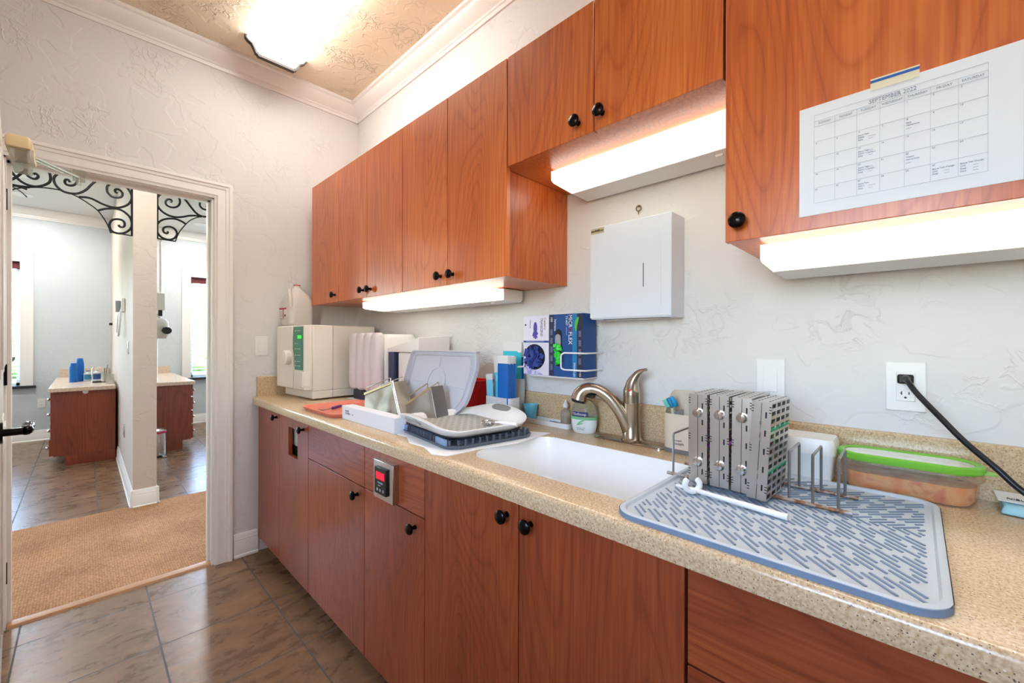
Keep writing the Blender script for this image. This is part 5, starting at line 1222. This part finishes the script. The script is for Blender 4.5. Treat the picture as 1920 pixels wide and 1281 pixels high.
# power cord
pc = thing('appliance_cable', 'black power cable drooping from the wall outlet to the right', 'power cord', (2.784,-.02,1.17))
part('plug', MB().loft([rrect(2.784,1.163,.030,.022,.006,0)] ) if False else MB().box(2.770,2.798,-.030,-.0095,1.153,1.174), M['black'], pc, W=True, bevel=.004)
cp = cat([(2.784,-.030,1.166),(2.788,-.058,1.162),(2.803,-.088,1.138),(2.835,-.11,1.097),(2.871,-.13,1.052),(2.908,-.150,1.015),(2.945,-.162,.976),(3.01,-.18,.938),(3.13,-.20,.925),(3.32,-.22,.9245)],6)
part('cable', MB().tube(cp, [.0075 if i < 5 else .0055 for i in range(len(cp))], 12), pm('cable_black', (16,20,26), .35), pc, W=True)

# ================================================================ ROOMS ACROSS THE HALL
RW = wood('far_cherry', ((92,34,18), (128,54,28), (150,70,38)), sc=.8)
TS = noisecol('beige_laminate', [(.4,(204,182,160)),(.6,(222,202,182))], 60, 2, .25)
def farcab(label, y0, y1, sgn, group):
    t = thing('dental_cabinet', label, 'cabinet', (-4.1,(y0+y1)/2,0), 0, group)
    part('body', MB().box(-4.96,-3.262,min(y0,y1),max(y0,y1),.10,.735), RW, t, W=True)
    part('toe_kick', MB().box(-4.96,-3.25,min(y0,y1)+(.08 if sgn < 0 else 0),max(y0,y1)-(.08 if sgn > 0 else 0),.0005,.10), RW, t, W=True)
    ye = y0 if sgn < 0 else y1
    tpz = .778
    part('top', MB().box(-4.98,-3.215,min(y0,y1)-(.03 if sgn < 0 else 0),max(y0,y1)+(.03 if sgn > 0 else 0),.737,tpz), TS, t, W=True, bevel=.006)
    part('splash', MB().box(-4.998,-4.982,min(y0,y1)-.0,max(y0,y1)+.0,tpz,tpz+.10), TS, t, W=True)
    for k, (za, zb_) in enumerate(((.60,.73),(.44,.59),(.28,.43),(.11,.27))):
        for xx in (-3.27-.42, ):
            yo = -.018-.010*(k == 3) if sgn < 0 else .018
            dd_ = part('drawer', MB().box(xx,-3.266,min(ye,ye+yo),max(ye,ye+yo),za,zb_), RW, t, W=True)
            kb = MB(); kb.ellipsoid((-3.30,ye+yo+sgn*.012,(za+zb_)/2),.014,.012,.014,14,8); part('knob', kb, M['chrome'], dd_, W=True)
    part('grommet', MB().cyl((-3.2615,(y0+y1)/2+.0,.725),(-3.258,(y0+y1)/2,.725),.022,n=20), M['white'], t, W=True) if sgn < 0 else None
    return t
farcab('dark cherry drawer cabinet with beige top left of the partition wall', -1.545, -1.101, -1, 'dental room cabinets')
farcab('dark cherry cabinet with beige top right of the partition wall', -.925, -.462, 1, 'dental room cabinets')
FT = .779
def cups(label, x, y, n, r0):
    t = thing('cup_stack', label, 'stack of cups', (x,y,FT), 0, 'stacks of blue paper cups')
    for i in range(n): part('cup', MB().lathe([(r0*.97,.0),(r0,.002),(r0*.70 if i == n-1 else r0*.955,.075 if i == n-1 else .0125)]+([(0,.075)] if i == n-1 else []), c=(0,0,.0125*i), n=24), pm('cup_paper_blue', (24,116,200), .5), t)
    return t
cups('shorter stack of blue paper cups, left of the pair on the cabinet', -3.95, -1.418, 12, .033)
cups('taller stack of blue paper cups, right of the pair on the cabinet', -4.05, -1.366, 16, .035)
def fbottle(label, x, y, r, h, cap, lab, neck=.4):
    t = thing('small_bottle', label, 'bottle', (x,y,FT), 0, 'bottles on the far cabinet')
    part('bottle_body', MB().lathe([(0,0),(r,0),(r,h*.7),(r*neck,h*.85),(r*neck,h*.92),(0,h*.92)], n=24), pm('far_bottle', (222,228,232), .25, trans=.3), t)
    part('cap', MB().lathe([(0,h*.92),(r*neck*1.2,h*.92),(r*neck*1.2,h),(0,h)], n=20), pm('cap_c', cap, .4), t)
    part('label', MB().lathe([(r*1.01,h*.18),(r*1.02,h*.18),(r*1.02,h*.6),(r*1.01,h*.6)], n=24), pm('lab_c', lab, .5), t)
fbottle('clear mouthwash bottle with a blue band right of the blue cup stacks', -4.0, -1.300, .038, .125, (120,134,140), (70,140,180))
fbottle('white bottle with a blue label beside the chrome stand', -3.9, -1.232, .034, .145, (236,236,236), (40,80,140))
fbottle('tiny brown-capped jar at the right end of the far cabinet', -3.6, -1.145, .018, .075, (150,120,60), (216,214,204), .8)
t = thing('chrome_stand', 'chrome looped instrument stand on the cabinet left of the partition', 'stand', (-3.75,-1.21,FT))
part('loop', MB().tube(cat([(-3.75,-1.268,FT+.01),(-3.75,-1.270,FT+.13),(-3.75,-1.255,FT+.165),(-3.75,-1.195,FT+.165),(-3.75,-1.180,FT+.13),(-3.75,-1.180,FT+.01)],5), .006, 8), M['chrome'], t, W=True)
part('base', MB().box(-3.80,-3.70,-1.27,-1.155,FT+.0005,FT+.012), M['black'], t, W=True, bevel=.003)
t = thing('cup_of_tools', 'clear cup of tall brushes next to the chrome stand', 'cup of brushes', (-3.62,-1.175,FT))
part('cup', MB().lathe([(0,0),(.022,0),(.026,.11),(.024,.11),(.020,.003),(0,.003)], c=(0,0,.013), n=20), M['clear'], t)
for k, (dx, dy, c__) in enumerate(((.0,.008,(90,110,140)),(.006,-.006,(206,214,222)),(-.006,.0,(60,70,84)))):
    part('brush', MB().tube([(dx*.5,dy*.5,.018),(dx*2,dy*3,.20-.02*k)], .0035, 6), pm('tool%d' % k, c__, .4), t)
t = thing('glass_shelf', 'small clear acrylic tray holder at the partition end of the far cabinet', 'acrylic holder', (-3.45,-1.13,FT))
b = MB(); b.box(-3.52,-3.40,-1.17,-1.10,FT+.0005,FT+.008); b.box(-3.52,-3.515,-1.17,-1.10,FT+.008,FT+.10); part('panel', b, M['clear'], t, W=True)
# looped holder on the partition face
t = thing('hose_holder', 'white wall bracket with a hanging looped hose on the partition wall', 'hose holder', (-2.3,-1.085,1.6))
part('bracket', MB().box(-2.36,-2.20,-1.105,-1.0805,1.50,1.62), M['white'], t, W=True, bevel=.006)
part('nozzle', MB().tube([(-2.30,-1.12,1.60),(-2.30,-1.125,1.50)], [.022,.014], 12), pm('nozzle_grey', (150,154,158), .4), t, W=True)
part('hose', MB().tube(cat([(-2.24,-1.11,1.50),(-2.20,-1.115,1.42),(-2.22,-1.12,1.33),(-2.33,-1.12,1.29),(-2.46,-1.12,1.31),(-2.42,-1.12,1.38),(-2.32,-1.115,1.48)],5), .009, 8), M['white'], t, W=True)
t = thing('wall_hook', 'tiny dark hook on the partition wall beside the corner of the far room', 'hook', (-4.6,-1.085,1.5))
part('hook_body', MB().box(-4.62,-4.56,-1.11,-1.0805,1.44,1.47), M['black'], t, W=True)
# x-ray head on its wall arm
t = thing('xray_unit', 'white dental x-ray head hanging on a jointed arm right of the partition', 'x-ray unit', (-3.5,-.72,1.45))
part('wall_post', MB().box(-3.60,-3.52,-.944,-.90,.78,2.38), M['white'], t, W=True)
part('upper_tube', MB().cyl((-3.5,-.715,1.80),(-3.5,-.715,2.42),.012,n=14), M['white'], t, W=True)
part('top_arm', MB().box(-3.53,-3.47,-.93,-.70,2.40,2.44), M['white'], t, W=True, bevel=.005)
part('arm_box', MB().box(-3.54,-3.46,-.755,-.675,1.60,1.80), M['white'], t, W=True, bevel=.008)
part('joint', MB().box(-3.53,-3.47,-.735,-.70,1.53,1.60), M['black'], t, W=True)
part('yoke', MB().tube(cat([(-3.5,-.75,1.55),(-3.48,-.70,1.47),(-3.47,-.67,1.41),(-3.47,-.74,1.38)],4), .014, 10), M['white'], t, W=True)
part('head', MB().loft([rrect(-3.5,-.745,.13,.17,.04,1.27), rrect(-3.5,-.745,.16,.20,.05,1.30), rrect(-3.5,-.745,.16,.20,.05,1.46), rrect(-3.5,-.75,.12,.16,.04,1.50)]), pm('xray_white', (214,212,208), .4), t, W=True)
part('cone', MB().cyl((-3.46,-.675,1.365),(-3.37,-.665,1.36),.042,.040,n=24), M['black'], t, W=True)
part('lower_post', MB().cyl((-3.5,-.765,.78),(-3.5,-.765,1.27),.028,n=14), M['white'], t, W=True)
# waste can
t = thing('pedal_bin', 'small steel pedal bin with red liner edge behind the partition end', 'pedal bin', (-3.06,-.80,.0))
part('shell', MB().lathe([(0,.012),(.088,.012),(.09,.02),(.09,.262),(0,.262)], n=36), M['steel'], t)
part('liner_edge', MB().lathe([(.0905,.25),(.094,.25),(.095,.272),(.09,.275)], n=36), pm('liner_red', (186,50,84), .5), t)
part('lid', MB().lathe([(0,.272),(.092,.272),(.092,.282),(.07,.302),(0,.312)], n=36), M['steel'], t)
part('base_ring', MB().lathe([(0,.0005),(.093,.0005),(.093,.016),(0,.016)], n=36), M['black'], t)
part('pedal', MB().box(.07,.13,.045,.085,.006,.016).xf(Matrix.Rotation(0,4,'Z')), M['chrome'], t)
# monitor on an arm, cords, and stool foot past the door jamb
t = thing('wall_monitor', 'dark flat monitor seen edge on in front of the right window', 'monitor', (-4.0,-.03,1.6))
mo = MB(); mo.hexa([(-4.0,-.155,1.755),(-4.0,-.105,1.44),(-3.9,.30,1.42),(-3.9,.26,1.75),(-4.03,-.15,1.757),(-4.03,-.10,1.442),(-3.93,.305,1.422),(-3.93,.265,1.752)])
part('screen_case', mo, pm('monitor_dark', (44,58,82), .4), t, W=True, bevel=.004)
part('monitor_arm', MB().tube([(-3.95,.10,1.58),(-3.95,.40,1.30),(-4.2,.6,1.3),(-4.2,.6,.03)], .02, 10), M['cream'], t, W=True)
part('arm_foot', MB().cyl((-4.2,.6,.0005),(-4.2,.6,.03),.2,n=28), M['cream'], t, W=True)
def cord(label, pts, col):
    t = thing('hanging_cord', label, 'cord', tuple(pts[0]), 0, 'cords hanging before the right window')
    part('cable', MB().tube(cat(pts, 5), .006, 7), col, t, W=True)
cord('dark cord hanging straight down before the right window', [(-4.2,-.15,1.05),(-4.2,-.148,.9),(-4.2,-.14,.65),(-4.2,-.13,.45),(-4.2,-.135,.2),(-4.2,-.145,.06),(-4.12,-.13,.008),(-4.0,.0,.008)], M['black'])
cord('grey cord bowing out beside the dark one before the right window', [(-4.2,-.06,1.0),(-4.2,-.10,.92),(-4.2,-.115,.7),(-4.2,-.105,.5),(-4.2,-.06,.38),(-4.18,.02,.30),(-4.0,.15,.008),(-3.8,.2,.008)], pm('cord_grey', (128,124,120), .5))
cord('brown cord looping on the floor below the right window', [(-4.0,.05,.009),(-3.75,-.16,.009),(-3.62,-.13,.009),(-3.7,.02,.009),(-3.9,.2,.009)], pm('cord_brown', (96,84,80), .5))
t = thing('control_box', 'small grey box on the cords before the right window', 'control box', (-4.2,-.03,1.02))
part('box', MB().box(-4.24,-4.16,-.07,.03,.99,1.05), pm('box_grey', (150,150,150), .5), t, W=True, bevel=.004)
t = thing('coiled_hose', 'curved grey arm of dental equipment before the left window', 'equipment arm', (-4.4,-1.86,1.3))
part('arm', MB().tube(cat([(-4.4,-1.97,1.42),(-4.4,-1.90,1.30),(-4.4,-1.93,1.18),(-4.4,-1.98,1.12),(-4.4,-2.1,1.10)],5), .012, 8), pm('arm_grey', (120,130,146), .4), t, W=True)
part('lower_arm', MB().tube(cat([(-4.4,-2.1,1.0),(-4.4,-1.95,1.0),(-4.4,-1.89,1.02),(-4.4,-1.88,1.06)],5), .012, 8), pm('arm_grey2', (120,130,146), .4), t, W=True)
part('post', MB().cyl((-4.4,-2.15,.0005),(-4.4,-2.15,1.42),.03,n=16), M['cream'], t, W=True)

# outside: lawn, hedge, a parked car
b = MB(); b.box(-60,-5.16,-40,40,-.35,-.3); o = part('lawn', b, noisecol('grass', [(.4,(120,150,80)),(.6,(156,180,104))], 3, 4, .95)); o['kind'] = 'structure'
LEAF = noisecol('hedge_leaf', [(.35,(70,100,56)),(.55,(120,150,90)),(.7,(170,190,140))], 6, 3, .8)
random.seed(11)
for i, (x, y, r) in enumerate(((-22,-7,2.0),(-24,-1.5,2.3),(-23,4.2,2.2),(-26,10,2.6),(-25,-13,2.6))):
    bm = bmesh.new(); bmesh.ops.create_icosphere(bm, subdivisions=4, radius=1)
    for v in bm.verts: v.co *= 1+.18*math.sin(v.co.x*7+i)*math.sin(v.co.y*6)*math.cos(v.co.z*8)+random.uniform(-.06,.06)
    q = MB(); q.v = [Vector((x+v.co.x*r, y+v.co.y*r*1.1, 1.0+v.co.z*r*.9)) for v in bm.verts]
    for f in bm.faces: q.face([v.index for v in f.verts])
    bm.free()
    st_ = thing('garden_tree', ['rounded green tree outside the left window','broad green tree outside between the windows','rounded green tree outside the right window','tall green tree outside far to the right','tall green tree outside far to the left'][i], 'tree', (x,y,-.3), 0, 'trees outside the windows')
    part('crown', q, LEAF, st_, W=True, ang=180); part('trunk', MB().cyl((x,y,-.3),(x,y,.2),.2,n=10), pm('bark', (96,80,66), .9), st_, W=True)

# ================================================================ CAMERA AND LIGHT
cam = bpy.data.cameras.new('camera'); co = bpy.data.objects.new('camera', cam); C.objects.link(co)
yaw, pitch, roll = .79964, -.00111, .00208
Fd = Vector((-math.cos(yaw)*math.cos(pitch), math.sin(yaw)*math.cos(pitch), math.sin(pitch)))
Rt = Vector((math.sin(yaw), math.cos(yaw), 0)); Up = Rt.cross(Fd)
r_ = Rt*math.cos(roll)+Up*math.sin(roll); u_ = -Rt*math.sin(roll)+Up*math.cos(roll)
co.matrix_world = Matrix(((r_.x,u_.x,-Fd.x,2.80134),(r_.y,u_.y,-Fd.y,-1.33207),(r_.z,u_.z,-Fd.z,1.24886),(0,0,0,1)))
cam.sensor_width = 36; cam.lens = 779.54/1920*36; cam.clip_start = .02; cam.clip_end = 500
bpy.context.scene.camera = co
w = bpy.data.worlds.new('sky'); bpy.context.scene.world = w; w.use_nodes = True; nt = w.node_tree
bg = nt.nodes['Background']
sky = nt.nodes.new('ShaderNodeTexSky'); sky.sky_type = 'NISHITA'; sky.sun_disc = False; sky.sun_elevation = math.radians(50); sky.sun_rotation = math.radians(120)
nt.links.new(sky.outputs[0], bg.inputs[0]); bg.inputs[1].default_value = SKY
vs = bpy.context.scene.view_settings
vs.view_transform = 'Standard'; vs.look = 'None'; vs.exposure = EXPO; vs.gamma = 1; vs.use_curve_mapping = False
